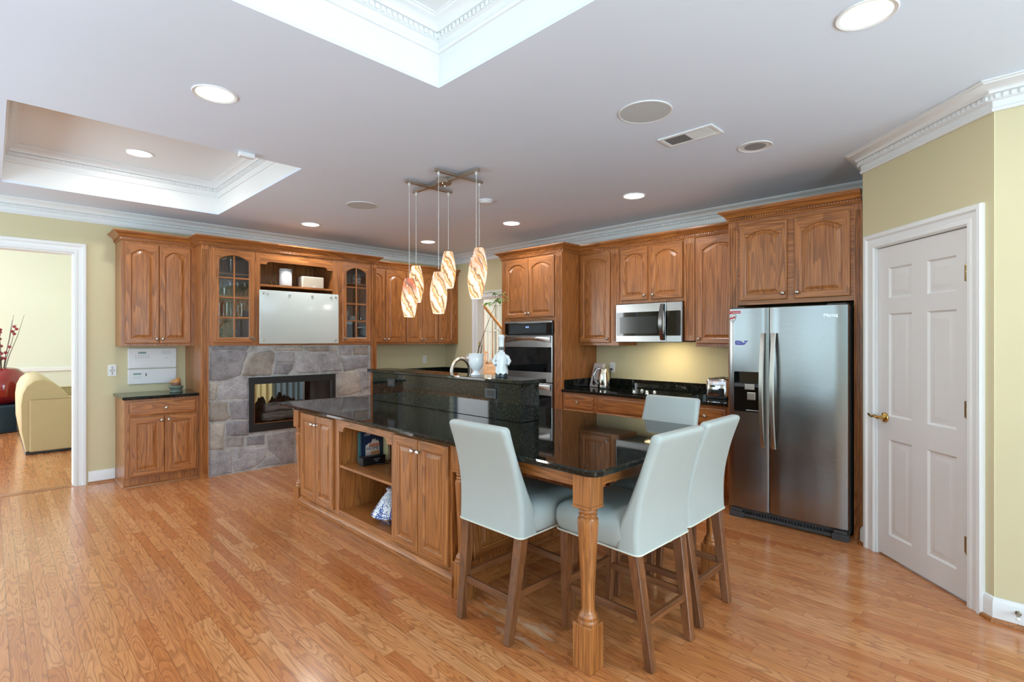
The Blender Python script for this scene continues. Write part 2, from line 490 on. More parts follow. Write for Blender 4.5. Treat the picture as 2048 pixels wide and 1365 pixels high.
    def build(s, name, mats, parent=None, smooth=30):
        me = bpy.data.meshes.new(name)
        base = BASE[parent.name] if parent is not None else Vector((0, 0, 0))
        me.from_pydata([tuple(Vector(v)-base) for v in s.v], [], s.f)
        mats = mats if isinstance(mats, (list, tuple)) else [mats]
        for m in mats: me.materials.append(m)
        me.polygons.foreach_set('material_index', s.mi)
        if any(t is not None for t in s.ti):
            at = me.color_attributes.new('tint', 'FLOAT_COLOR', 'CORNER')
            for p in me.polygons:
                c = s.ti[p.index] or (0.5, 0.5, 0.5)
                for li in p.loop_indices: at.data[li].color = (*c[:3], 1)
        import bmesh
        bm = bmesh.new(); bm.from_mesh(me)
        bmesh.ops.recalc_face_normals(bm, faces=bm.faces[:])
        bm.to_mesh(me); bm.free()
        if smooth:
            me.polygons.foreach_set('use_smooth', [True]*len(me.polygons))
            me.set_sharp_from_angle(angle=math.radians(smooth))
        me.update()
        o = bpy.data.objects.new(name, me); C.objects.link(o)
        if parent is not None:
            o.parent = parent
        BASE[o.name] = base
        return o

def thing(name, label, cat, base, group=None):
    o = bpy.data.objects.new(name, None); C.objects.link(o)
    o.empty_display_size = 0.05
    o.location = base; BASE[o.name] = Vector(base)
    o['label'] = label; o['category'] = cat
    if group: o['group'] = group
    return o
def tag(o, label, cat, group=None):
    o['label'] = label; o['category'] = cat
    if group: o['group'] = group
    return o
def solo(mb, name, mats, label, cat, group=None, origin=None, smooth=30):
    o = mb.build(name, mats, None, smooth)
    if origin is not None:
        of = Vector(origin)
        for v in o.data.vertices: v.co -= of
        o.location = of; BASE[o.name] = of
    return tag(o, label, cat, group)
def struct(mb, name, mats, parent=None, label=None, smooth=30):
    o = mb.build(name, mats, parent, smooth)
    if parent is None: o['kind'] = 'structure'
    if label: o['label'] = label
    return o
def copytree(o, loc, rz=None, label=None):
    r = o.copy(); C.objects.link(r); r.location = loc
    if rz is not None: r.rotation_euler = (0, 0, rz)
    if label: r['label'] = label
    def rec(src, dst):
        for ch in list(src.children):
            c = ch.copy(); C.objects.link(c); c.parent = dst; rec(ch, c)
    rec(o, r)
    return r
def text(body, size, origin, right, up, mat, parent=None, name='lettering', align='CENTER', ext=0.0004):
    cu = bpy.data.curves.new(name, 'FONT'); cu.body = body; cu.size = size
    cu.align_x = align; cu.align_y = 'CENTER'; cu.extrude = ext; cu.resolution_u = 3
    tmp = bpy.data.objects.new('tmp_text', cu); C.objects.link(tmp)
    bpy.context.view_layer.update()
    me = bpy.data.meshes.new_from_object(tmp.evaluated_get(bpy.context.evaluated_depsgraph_get()))
    bpy.data.objects.remove(tmp); bpy.data.curves.remove(cu)
    me.name = name; me.materials.clear(); me.materials.append(mat)
    o = bpy.data.objects.new(name, me); C.objects.link(o)
    r = Vector(right).normalized(); u = Vector(up).normalized(); n = r.cross(u)
    base = BASE[parent.name] if parent is not None else Vector((0, 0, 0))
    mw = Matrix((r, u, n)).transposed().to_4x4(); mw.translation = Vector(origin) - base
    me.transform(mw)
    if parent is not None: o.parent = parent
    BASE[o.name] = base
    return o

def rrect(x0, y0, x1, y1, r, k=5):
    out = []
    for cx, cy, a0 in ((x1-r, y0+r, -PI/2), (x1-r, y1-r, 0), (x0+r, y1-r, PI/2), (x0+r, y0+r, PI)):
        for i in range(k+1):
            a = a0 + i*PI/2/k; out.append((cx+r*math.cos(a), cy+r*math.sin(a)))
    return out
def cells(mb, u0, u1, z0, z1, holes, w0, w1, grain=False):
    """a flat slab in the (u, z) plane with rectangular openings"""
    us = sorted({u0, u1, *[h[0] for h in holes], *[h[1] for h in holes]})
    us = [u for u in us if u0 <= u <= u1]
    for a, b in zip(us[:-1], us[1:]):
        hz = sorted([(h[2], h[3]) for h in holes if h[0] <= a+1e-6 and h[1] >= b-1e-6])
        z = z0
        for h0, h1 in hz:
            if h0 > z+1e-6: mb.box(a, w0, z, b, w1, h0, 0, int(grain and (b-a) > (h0-z)))
            z = max(z, h1)
        if z < z1-1e-6: mb.box(a, w0, z, b, w1, z1, 0, int(grain and (b-a) > (z1-z)))
    return mb
# ================================================================== SETTING
H = 2.73
WIN_W = [(-1.1, 0.8, 0.5, 2.45), (1.6, 3.5, 0.5, 2.45), (4.25, 5.95, 0.5, 2.45)]
WIN_S = [(-1.3, 0.7, 0.3, 2.45), (1.2, 3.0, 0.5, 2.45)]
TA = (-1.5, 1.633, -1.2, 2.167)
TB = (0.06, 1.667, 3.92, 5.98)

mb = MB(); mb.box(-2.5, -3.1, -0.05, 5.35, 6.70, 0.0)
struct(mb, 'floor', FLOORM)
mb = MB(); mb.box(-4.2, 6.70, -0.05, 5.35, 13.1, 0.0); mb.box(5.35, 2.8, -0.05, 9.5, 12.0, 0.0)
struct(mb, 'floor_adjoining_rooms', FLOORM)
mb = MB(); mb.box(-1.3, 6.6, 0.0, 0.571, 6.70, 0.004); struct(mb, 'trim_threshold', OX)

# ceiling with its two recessed trays
mb = MB(lambda u, w, z: (u, z, H + w))
cells(mb, -2.45, 5.35, -3.05, 6.90, [TA, TB], 0.0, 0.02)
struct(mb, 'ceiling', CEILP, smooth=0)
for nm, T in (('ceiling_tray_breakfast', TA), ('ceiling_tray_kitchen', TB)):
    x0, x1, y0, y1 = T
    mb = MB()
    mb.box(x0-.03, y0-.03, H+.02, x0, y1+.03, 3.06); mb.box(x1, y0-.03, H+.02, x1+.03, y1+.03, 3.06)
    mb.box(x0, y0-.03, H+.02, x1, y0, 3.06); mb.box(x0, y1, H+.02, x1, y1+.03, 3.06)
    mb.box(x0-.03, y0-.03, 3.04, x1+.03, y1+.03, 3.07)
    struct(mb, nm, TRIMP, smooth=0)
CROWN = [(0, 2.590), (.012, 2.590), (.017, 2.597), (.017, 2.604), (.011, 2.612), (.011, 2.642), (.026, 2.646), (.026, 2.672),
         (.040, 2.676), (.042, 2.684), (.052, 2.698), (.070, 2.708), (.086, 2.714), (.090, 2.720), (.100, 2.722), (.100, 2.7295), (0, 2.7295)]
path = [(-2.2, 6.62), (5.11, 6.62), (5.11, 0.843), (4.31, 0.840), (3.61, 0.140), (3.61, -2.8), (-2.2, -2.8)]
mb = MB(); mb.sweep(CROWN, path, -1, True); mb.dentils(path, -1, .020, .036, 2.648, 2.670, .03, .6, True)
struct(mb, 'trim_crown', TRIMP)
for nm, T in (('trim_tray_breakfast', TA), ('trim_tray_kitchen', TB)):
    x0, x1, y0, y1 = T
    pth = [(x0, y0), (x1, y0), (x1, y1), (x0, y1)]
    pr = [(o, z+.31) for o, z in CROWN]
    mb = MB(); mb.sweep(pr, pth, 1, True); mb.dentils(pth, 1, .020, .036, 2.958, 2.980, .03, .6, True)
    struct(mb, nm, TRIMP)

# walls
FB = (1.985, 2.973, 0.418, 1.016)
mb = MB(FN(6.62)); cells(mb, -2.3, 5.25, 0, H+.01, [(-1.3, 0.571, 0, 2.285), FB], -.14, 0)
struct(mb, 'wall_north', WALLP, smooth=0)
mb = MB(FE(5.11)); cells(mb, 0.74, 6.62, 0, H+.01, [(4.75, 5.84, 0, 2.05)], -.11, 0)
struct(mb, 'wall_east', WALLP, smooth=0)
mb = MB(FP); cells(mb, 2.65, 3.644, 0, H+.01, [(2.80, 3.506, 0, 2.045)], -.12, 0)
struct(mb, 'wall_pantry', WALLP, smooth=0)
mb = MB(); mb.box(4.32, .73, 0, 5.11, .843, H+.01); struct(mb, 'wall_pantry_return', WALLP, smooth=0)
mb = MB(); mb.box(3.612, -2.9, 0, 3.73, .139, H+.01); struct(mb, 'wall_southeast', WALLP, smooth=0)
mb = MB(FE(-2.2)); mb.T = lambda u, w, z: (-2.2 + w, u, z)
cells(mb, -2.92, 6.75, 0, H+.01, WIN_W, -.12, 0); struct(mb, 'wall_west', WALLP, smooth=0)
mb = MB(lambda u, w, z: (u, -2.8 + w, z)); cells(mb, -2.3, 3.73, 0, H+.01, WIN_S, -.12, 0)
struct(mb, 'wall_south', WALLP, smooth=0)

def window(n, T, u0, u1, z0, z1, cols, rows):
    mb = MB(T); f = .05
    for a, b, c, d in ((u0, u0+f, z0, z1), (u1-f, u1, z0, z1), (u0, u1, z0, z0+f), (u0, u1, z1-f, z1)):
        mb.box(a, -.08, c, b, -.03, d)
    for a, b, c, d in ((u0-.09, u0, z0-.09, z1+.09), (u1, u1+.09, z0-.09, z1+.09), (u0, u1, z1, z1+.09), (u0, u1, z0-.09, z0)):
        mb.box(a, 0, c, b, .02, d, .004)
    mb.box((u0+u1)/2-.03, -.08, z0, (u0+u1)/2+.03, -.03, z1)
    for i in range(1, cols): mb.box(u0+(u1-u0)*i/cols-.011, -.07, z0, u0+(u1-u0)*i/cols+.011, -.04, z1)
    for j in range(1, rows): mb.box(u0, -.07, z0+(z1-z0)*j/rows-.011, u1, -.04, z0+(z1-z0)*j/rows+.011)
    o = struct(mb, 'window_%d' % n, TRIMP, smooth=0)
wi = 1
for h in WIN_W: window(wi, lambda u, w, z: (-2.2+w, u, z), *h, 4, 3); wi += 1
for h in WIN_S: window(wi, lambda u, w, z: (u, -2.8+w, z), *h, 4, 4); wi += 1

CAS = [(0, 0), (0, .012), (.008, .018), (.026, .018), (.032, .013), (.058, .016), (.070, .026), (.090, .026), (.096, .020), (.096, 0)]
def casing(mb, u0, u1, zt, rev=.004, z0=0.0):
    u0 -= rev; u1 += rev; zt += rev
    loops = []
    for (u, z), (du, dz) in zip([(u0, z0), (u0, zt), (u1, zt), (u1, z0)], [(-1, 0), (-1, 1), (1, 1), (1, 0)]):
        loops.append([(u+du*o, w, z+dz*o) for o, w in CAS])
    mb.loft(loops)
def jamb(mb, u0, u1, zt, w0, w1, t=.018):
    mb.box(u0-.001, w0, 0, u0+t, w1, zt); mb.box(u1-t, w0, 0, u1+.001, w1, zt); mb.box(u0, w0, zt-t, u1, w1, zt+.001)
mb = MB(FN(6.62)); casing(mb, -1.3+.018, .571-.018+.012, 2.285-.012); jamb(mb, -1.3, .571+.012, 2.285, -.145, .004)
struct(mb, 'trim_living_room_doorway', TRIMP)
mb = MB(FE(5.11)); casing(mb, 4.75, 5.84, 2.04); jamb(mb, 4.75, 5.845, 2.05, -.115, .004)
struct(mb, 'trim_hall_doorway', TRIMP)
mb = MB(FP); casing(mb, 2.80, 3.506, 2.042); jamb(mb, 2.80, 3.506, 2.045, -.12, .004, .003)
mb.box(2.80, -.05, 0, 2.815, -.04, 2.04); struct(mb, 'trim_pantry_doorway', TRIMP)

BASEP = [(0, 0), (.014, 0), (.014, .098), (.010, .108), (.006, .118), (0, .122)]
SHOE = [(.014, 0), (.030, 0), (.029, .008), (.024, .016), (.014, .020)]
def PP(u): p = FP(u, 0, 0); return (p[0], p[1])
for nm, pth in (('baseboard_north', [(.678, 6.62), (.892, 6.62)]),
                ('baseboard_pantry', [(4.40, .843), PP(3.644), PP(3.603)]),
                ('baseboard_southeast', [PP(2.702), PP(2.65), (3.61, -2.8)]),
                ('baseboard_south', [(3.61, -2.8), (-2.2, -2.8)]), ('baseboard_west', [(-2.2, -2.8), (-2.2, 6.62)])):
    sd = -1
    mb = MB(); mb.sweep(BASEP, pth, sd); struct(mb, nm, TRIMP)
    mb = MB(); mb.sweep(SHOE, pth, sd); struct(mb, nm.replace('baseboard', 'trim_shoe'), OX)

# pantry door: six raised panels, three hinges, lever
def recess(mb, u0, u1, z0, z1, w, deep=.010, st=.018, fld=.05):
    """a sunk panel with a raised field, built as nested loops"""
    def R(i, ww): return [(u0+i, ww, z0+i), (u1-i, ww, z0+i), (u1-i, ww, z1-i), (u0+i, ww, z1-i)]
    mb.loft([R(0, w), R(st*.6, w-deep), R(st, w-deep), R(fld, w-.002)], caps=False)
    p = R(fld, w-.002); mb.add(p, [(0, 1, 2, 3)])
def panelled_slab(mb, u0, u1, z0, z1, w0, w1, holes):
    us = sorted({u0, u1, *[h[0] for h in holes], *[h[1] for h in holes]}); zs = sorted({z0, z1, *[h[2] for h in holes], *[h[3] for h in holes]})
    for a, b in zip(us[:-1], us[1:]):
        for c, d in zip(zs[:-1], zs[1:]):
            if any(h[0] <= a+1e-6 and h[1] >= b-1e-6 and h[2] <= c+1e-6 and h[3] >= d-1e-6 for h in holes): continue
            mb.add([(a, w1, c), (b, w1, c), (b, w1, d), (a, w1, d)], [(0, 1, 2, 3)])
    for h in holes: recess(mb, *h, w1)
    mb.add([(u0, w0, z0), (u1, w0, z0), (u1, w0, z1), (u0, w0, z1), (u0, w1, z0), (u1, w1, z0), (u1, w1, z1), (u0, w1, z1)],
           [(0, 1, 2, 3), (0, 1, 5, 4), (1, 2, 6, 5), (2, 3, 7, 6), (3, 0, 4, 7)])
D0, D1 = 2.806, 3.500
door = thing('door_1', 'white six-panel pantry door with brass hinges and lever', 'door', (*FP(3.15, 0, 0)[:2], 0)); door['kind'] = 'structure'
mb = MB(FP)
hs = []
for a, b in ((2.884, 3.087), (3.208, 3.402)):
    for c, d in ((.155, .78), (.93, 1.60), (1.70, 1.90)): hs.append((a, b, c, d))
panelled_slab(mb, D0, D1, .012, 2.038, -.045, -.008, hs)
mb.build('door_slab', DOORP, door, 20)
for z in (.318, 1.052, 1.794):
    mb = MB(FP)
    for k in range(5): mb.lathe([(.0062, 0), (.0066, .001), (.0066, .0165), (.0062, .0175)], 2.803, .004, z-.045+k*.0178, 10)
    mb.lathe([(.002, -.006), (.005, 0)], 2.803, .004, z-.045, 8); mb.lathe([(.005, 0), (.002, .006)], 2.803, .004, z+.044, 8)
    mb.box(2.806, -.008, z-.045, 2.832, -.0065, z+.044); mb.build('hinge', HINGEM, door)
mb = MB(FP); hu, hz = 3.435, .918
mb.lathe([(.033, -.008), (.033, -.004), (.030, .002), (.018, .006), (.013, .010), (.011, .022), (.011, .045), (0.004, .048)], hu, 0, hz, 20, 'w')
mb.tube([(hu, .038, hz), (hu+.03, .044, hz+.006), (hu+.06, .042, hz-.002), (hu+.092, .036, hz+.006), (hu+.105, .034, hz+.014)], [.011, .010, .008, .0075, .004], 10)
mb.build('handle', BRASS, door)
mb = MB(lambda u, w, z: (3.61 - .014 - w, u, z))
mb.lathe([(.012, 0), (.012, .006), (.007, .010), (.006, .07)], .05, 0, .075, 12, 'w'); mb.lathe([(.008, .07), (.009, .085), (.006, .09)], .05, 0, .075, 12, 'w', mi=1)
solo(mb, 'door_stop', [PEWTER, WHITEP], 'spring door stop with white rubber tip on the baseboard by the pantry door', 'door stop')

# adjoining rooms seen through the openings
mb = MB(); cells_T = MB(lambda u, w, z: (u, 12.8 + w, z)); cells(cells_T, -4.2, 5.4, 0, 3.4, [(-2.6, -.6, .4, 3.0), (2.0, 4.4, .5, 2.6)], 0, .14)
struct(cells_T, 'wall_living_room_north', LIVP, smooth=0)
mb = MB(lambda u, w, z: (-4.0 - w, u, z)); cells(mb, 6.7, 12.94, 0, 3.4, [(8.7, 11.3, .4, 2.9)], 0, .14); struct(mb, 'wall_living_room_west', LIVP, smooth=0)
mb = MB(); mb.box(1.45, 6.76, 0, 1.55, 12.8, 3.4); struct(mb, 'wall_living_room_east', LIVP, smooth=0)
mb = MB(); mb.box(-4.2, 6.765, 2.30, 1.45, 6.80, 3.4); mb.box(-4.2, 6.765, 0, -1.5, 6.80, 2.3); mb.box(.75, 6.765, 0, 1.45, 6.80, 2.3); struct(mb, 'wall_living_room_south', LIVP, smooth=0)
mb = MB(); mb.box(-4.2, 6.72, 3.4, 5.4, 12.95, 3.45); struct(mb, 'ceiling_living_room', CEILP, smooth=0)
mb = MB(); mb.box(5.26, 6.76, 0, 5.40, 12.8, 3.4); struct(mb, 'wall_family_room_east', LIVP, smooth=0)
mb = MB(); mb.box(-.6, 12.765, .85, 1.45, 12.8, .925, .008); mb.box(1.42, 6.8, .85, 1.45, 12.76, .925, .008); struct(mb, 'trim_chair_rail', TRIMP)
mb = MB(); mb.box(-4.0, 12.78, 0, 1.45, 12.8, .14); mb.box(1.43, 6.8, 0, 1.45, 12.78, .14); struct(mb, 'baseboard_living_room', TRIMP)
# stair hall beyond the east doorway
mb = MB(lambda u, w, z: (9.2 + w, u, z)); cells(mb, 2.8, 9.1, 0, 4.2, [(4.8, 7.2, .8, 3.0)], 0, .12); struct(mb, 'wall_hall_east', LIVP, smooth=0)
mb = MB(lambda u, w, z: (u, 8.95 + w, z)); cells(mb, 5.42, 9.2, 0, 4.2, [(8.05, 8.85, 1.05, 2.25)], 0, .12); struct(mb, 'wall_hall_north', LIVP, smooth=0)
mb = MB(); mb.box(5.22, 2.75, 0, 9.3, 2.85, 4.2); struct(mb, 'wall_hall_south', LIVP, smooth=0)
mb = MB(); mb.box(5.225, 2.8, H, 5.35, 6.76, 4.2); mb.box(5.35, 6.9, 0, 5.42, 12, 4.2); struct(mb, 'wall_hall_west', LIVP, smooth=0)
mb = MB(); mb.box(5.2, 2.75, 4.2, 9.32, 12.0, 4.25); struct(mb, 'ceiling_hall', CEILP, smooth=0)
mb = MB(lambda u, w, z: (u, 8.95 - w, z))
for a, b, c, d in ((7.93, 8.05, .95, 2.37), (8.85, 8.97, .95, 2.37), (8.05, 8.85, 2.25, 2.37), (8.05, 8.85, .95, 1.05), (8.43, 8.47, 1.05, 2.25), (8.05, 8.85, 1.63, 1.67)): mb.box(a, 0, c, b, .03, d, .005)
w6 = struct(mb, 'window_6', TRIMP)
mb = MB(); mb.box(8.03, 8.99, 1.0, 8.87, 9.0, 2.28); mb.build('bright_view_sheet', plain('bright_view_white', (234, 238, 234), .8), w6)  # added white sheet standing in for the bright view through the window
# ================================================================== CABINETRY HELPERS
def door_front(parent, T, u0, u1, z0, z1, w0, horiz, arch=0.0, name='door', th=.02, stile=.052, top=None, pane=False, cols=2, rows=4):
    """raised-panel door (or glazed door) as one mesh; loops share one layout so that rails and stiles keep their own grain"""
    mb = MB(T); K = 10; top = top or stile
    def loop(iu, ib, it, w, ar):
        a, b, c, d = u0+iu, u1-iu, z0+ib, z1-it
        pts = [(a, w, c), (b, w, c)]
        for i in range(K+1):
            s = i/K; x = 2*s-1
            zz = d - ar*x*x if ar else d
            pts.append((b+(a-b)*s, w, zz))
        return pts
    w1 = w0+th
    lo = [loop(0, 0, 0, w0, 0), loop(0, 0, 0, w1-.006, 0), loop(.003, .003, .003, w1-.002, 0), loop(.008, .008, .008, w1, 0),
          loop(stile-.006, stile-.006, top-.006, w1, arch), loop(stile, stile, top, w1-.004, arch)]
    if not pane:
        lo += [loop(stile+.003, stile+.003, top+.003, w1-.010, arch), loop(stile+.010, stile+.010, top+.010, w1-.010, arch),
               loop(stile+.034, stile+.034, top+.030, w1-.003, arch), ]
    else:
        lo += [loop(stile, stile, top, w0+.004, arch)]
    n = K+3
    for k in range(len(lo)-1):
        for i in range(n):
            j = (i+1) % n
            rail = (k in (2, 3, 4)) and (i == 0 or (2 <= i < n-1))
            mb.add([lo[k][i], lo[k][j], lo[k+1][j], lo[k+1][i]], [(0, 1, 2, 3)], 1 if rail else 0)
    if not pane:
        mb.add(lo[-1], [tuple(range(n))], 0); mb.add(lo[0], [tuple(range(n-1, -1, -1))], 0)
    else:
        for i in range(n):
            j = (i+1) % n; mb.add([lo[0][i], lo[0][j], lo[-1][j], lo[-1][i]], [(0, 1, 2, 3)], 0)
        a, b, c, d = u0+stile, u1-stile, z0+stile, z1-top
        for i in range(1, cols): x = a+(b-a)*i/cols; mb.box(x-.008, w0+.0055, c, x+.008, w1-.002, d-.002, .003)
        for j in range(1, rows):
            z = c+(d-.03-c)*j/rows; mb.box(a, w0+.006, z-.008, b, w1-.003, z+.008, .003, 1)
    o = mb.build(name, [OZ, horiz], parent, 28)
    if pane:
        g = MB(T); g.loft([loop(stile-.004, stile-.004, top-.004, w0+.006, arch), loop(stile-.004, stile-.004, top-.004, w0+.009, arch)])
        g.build('glass_pane', PANE, o)
    return o
def knob(parent, T, u, z, w, mat=None, r=.0155, name='knob'):
    mb = MB(T)
    mb.lathe([(.008, 0), (.0075, .002), (.0052, .006), (.0052, .012), (.010, .016), (r, .020), (r*1.02, .024), (r*.8, .029), (r*.4, .0315), (.001, .032)], u, w, z, 16, 'w')
    return mb.build(name, mat or NICKEL, parent, 50)
def pinecone_knob(parent, T, u, z, w):
    mb = MB(T)
    mb.lathe([(.009, 0), (.006, .006), (.006, .012), (.004, .013)], u, w, z, 10, 'w')
    for i in range(7):
        a = i*2.4; rr = .010 + .004*(i % 3)
        mb.lathe([(.001, -.009), (.008, -.004), (.009, .002), (.005, .008), (.001, .009)], u+rr*math.cos(a)*1.3, w+.019+.003*(i % 2), z+rr*math.sin(a), 8, 'w')
    return mb.build('knob', PEWTER, parent, 50)
def drawer_front(parent, T, u0, u1, z0, z1, w0, horiz, name='drawer'):
    mb = MB(T); w1 = w0+.02
    def R(i, w): return [(u0+i, w, z0+i), (u1-i, w, z0+i), (u1-i, w, z1-i), (u0+i, w, z1-i)]
    mb.loft([R(0, w0), R(0, w1-.010), R(.006, w1-.006), R(.014, w1-.004), R(.018, w1)])
    return mb.build(name, horiz, parent)
def fluted(mb, u0, u1, w0, w1, z0, z1, n=4, m=.012, cap=.06, mi=0):
    """a fluted strip, flutes stopped short of both ends"""
    wd = (u1-u0-2*m)/n
    poly = [(u0, w0), (u1, w0), (u1, w1)]
    for i in range(n-1, -1, -1):
        a, b = u0+m+i*wd+wd*.18, u0+m+(i+1)*wd-wd*.18
        poly += [(b, w1), (b-(b-a)*.25, w1-.006), (a+(b-a)*.25, w1-.006), (a, w1)]
    poly.append((u0, w1))
    mb.prism(poly, z0+cap, z1-cap, 'z', mi)
    mb.box(u0, w0, z0, u1, w1, z0+cap, 0, mi); mb.box(u0, w0, z1-cap, u1, w1, z1, 0, mi)
OCROWN = [(0, 2.408), (.010, 2.408), (.013, 2.415), (.010, 2.421), (.010, 2.440), (.018, 2.443), (.022, 2.450), (.030, 2.462), (.044, 2.474), (.056, 2.480), (.058, 2.486), (.066, 2.488), (.066, 2.500), (0, 2.500)]
def oak_crown(parent, path, side, mat, name='crown_molding'):
    mb = MB(); mb.sweep(OCROWN, path, side); mb.dentils(path, side, .008, .019, 2.423, 2.438, .019, .55)
    return mb.build(name, mat, parent)
def frame_face(mb, u0, u1, z0, z1, w0, w1, holes, hmi=1):
    """face frame with openings; stiles in material 0, everything between in hmi"""
    cells(mb, u0, u1, z0, z1, holes, w0, w1, True)

# ================================================================== LEFT WALL CABINET, BASE CABINET (north wall)
Y = FN(6.62)
wc = thing('wall_cabinet', 'oak wall cabinet with two arched doors above the white intercom panel', 'cabinet', (1.2, 6.62, 1.367))
mb = MB(Y); mb.box(.895, 0, 1.367, 1.517, .312, 2.41); mb.box(.895, .312, 1.367, 1.517, .33, 2.41, .001); mb.build('carcass', OZ, wc)
for a, b, k in ((.925, 1.207, 1.185), (1.211, 1.487, 1.234)):
    d = door_front(wc, Y, a, b, 1.392, 2.388, .33, OX, arch=.055, top=.062); knob(d, Y, k, 1.438, .35)
oak_crown(wc, [(.895, 6.615), (.895, 6.29), (1.515, 6.29)], 1 if False else -1, OX)

bc = thing('base_cabinet', 'small oak base cabinet with one drawer and two doors beside the doorway', 'cabinet', (1.2, 6.62, 0))
mb = MB(Y); mb.box(.895, .002, .10, 1.515, .50, .853); mb.box(.895, .50, .10, 1.515, .52, .853, .001); mb.build('carcass', OZ, bc)
mb = MB(Y); mb.box(.895, .002, 0, 1.515, .468, .10); mb.build('plinth', OZ, bc)
mb = MB(Y); mb.prism([(.468, 0), (.482, 0), (.480, .012), (.468, .022)], .895, 1.515, 'u'); mb.prism([(.895, 0), (.882, 0), (.884, .012), (.895, .022)], .002, .475, 'w'); mb.build('shoe_molding', OX, bc)
d = drawer_front(bc, Y, .932, 1.497, .690, .832, .52, OX); knob(d, Y, 1.225, .758, .54)
for a, b, k in ((.932, 1.213, 1.187), (1.218, 1.497, 1.248)):
    d = door_front(bc, Y, a, b, .112, .678, .52, OX, stile=.06, top=.06); knob(d, Y, k, .640, .54)
mb = MB(Y); mb.prism(rrect(.878, 0, 1.517, .555, .008, 2)[:-3] + [(.878, 0)], .855, .885)
mb = MB(Y); mb.box(.875, .001, .855, 1.514, .555, .885, .006)
solo(mb, 'countertop', GRANITE, 'short black granite countertop on the small base cabinet beside the doorway', 'countertop', origin=(1.2, 6.35, .855))

# ================================================================== DISPLAY CABINET OVER THE HEARTH
F = FN(6.03)
dc = thing('display_cabinet', 'tall oak hearth cabinet with fluted posts, two glazed doors and an open centre shelf', 'cabinet', (2.52, 6.3, 0))
mb = MB(F)
mb.box(1.516, -.585, 0, 1.536, -.012, 2.41); mb.box(3.513, -.585, 1.368, 3.533, -.012, 2.41); mb.box(3.513, -.585, 0, 3.533, -.012, 1.368)
for u in (2.045, 2.962): mb.box(u-.009, -.585, 1.368, u+.009, -.012, 2.41)
mb.box(1.536, -.585, 1.368, 3.513, -.012, 1.388); mb.box(1.536, -.585, 2.385, 3.513, -.012, 2.41)
mb.build('carcass', OZ, dc)
mb = MB(F); mb.box(1.536, -.585, 1.388, 3.513, -.575, 2.385); mb.build('back_panel', OZ, dc)
mb = MB(F); frame_face(mb, 1.585, 3.464, 1.368, 2.412, -.012, .008,
    [(1.66, 2.00, 1.42, 2.372), (2.097, 2.939, 1.41, 2.30), (3.085, 3.405, 1.42, 2.372)])
# valance of the open centre: brackets and a raised straight middle
vz = 2.30
pts = [(2.097, vz+.001), (2.097, 2.268), (2.165, 2.268)]
for i in range(7): a = PI - i*(PI/2)/6; pts.append((2.205+.04*math.cos(a), 2.272+.028*math.sin(a)))
pts += [(2.831, 2.30)]
for i in range(7): a = PI/2 - i*(PI/2)/6; pts.append((2.831+.04*math.cos(a), 2.272+.028*math.sin(a)))
pts += [(2.871, 2.268), (2.939, 2.268), (2.939, vz+.001)]
mb.prism(pts, -.012, .008, 'w', 1)
mb.build('face_frame', [OZ, OX], dc, 25)
for a, b in ((1.516, 1.585), (3.464, 3.533)):
    mb = MB(F); fluted(mb, a, b, -.012, .016, 0, 2.412, 4, .010, .05); mb.build('fluted_post', OZ, dc, 25)
oak_crown(dc, [(1.516, 6.615), (1.516, 6.014), (3.533, 6.014), (3.533, 6.615)], -1, OX)
d = door_front(dc, F, 1.627, 2.029, 1.40, 2.388, .008, OX, arch=.055, top=.062, pane=True, stile=.055, name='glass_door'); pinecone_knob(d, F, 2.004, 1.446, .028)
d = door_front(dc, F, 3.055, 3.432, 1.40, 2.388, .008, OX, arch=.055, top=.062, pane=True, stile=.055, name='glass_door'); pinecone_knob(d, F, 3.082, 1.446, .028)
SHZ = [1.665, 1.905, 2.145]
for a, b in ((1.537, 2.036), (2.971, 3.512)):
    for z in SHZ:
        mb = MB(F); mb.box(a, -.574, z-.018, b, -.03, z, .002); mb.build('shelf', OX, dc)
mb = MB(F); mb.box(2.055, -.574, 2.022, 2.952, .006, 2.045, .003); mb.build('shelf', OX, dc)

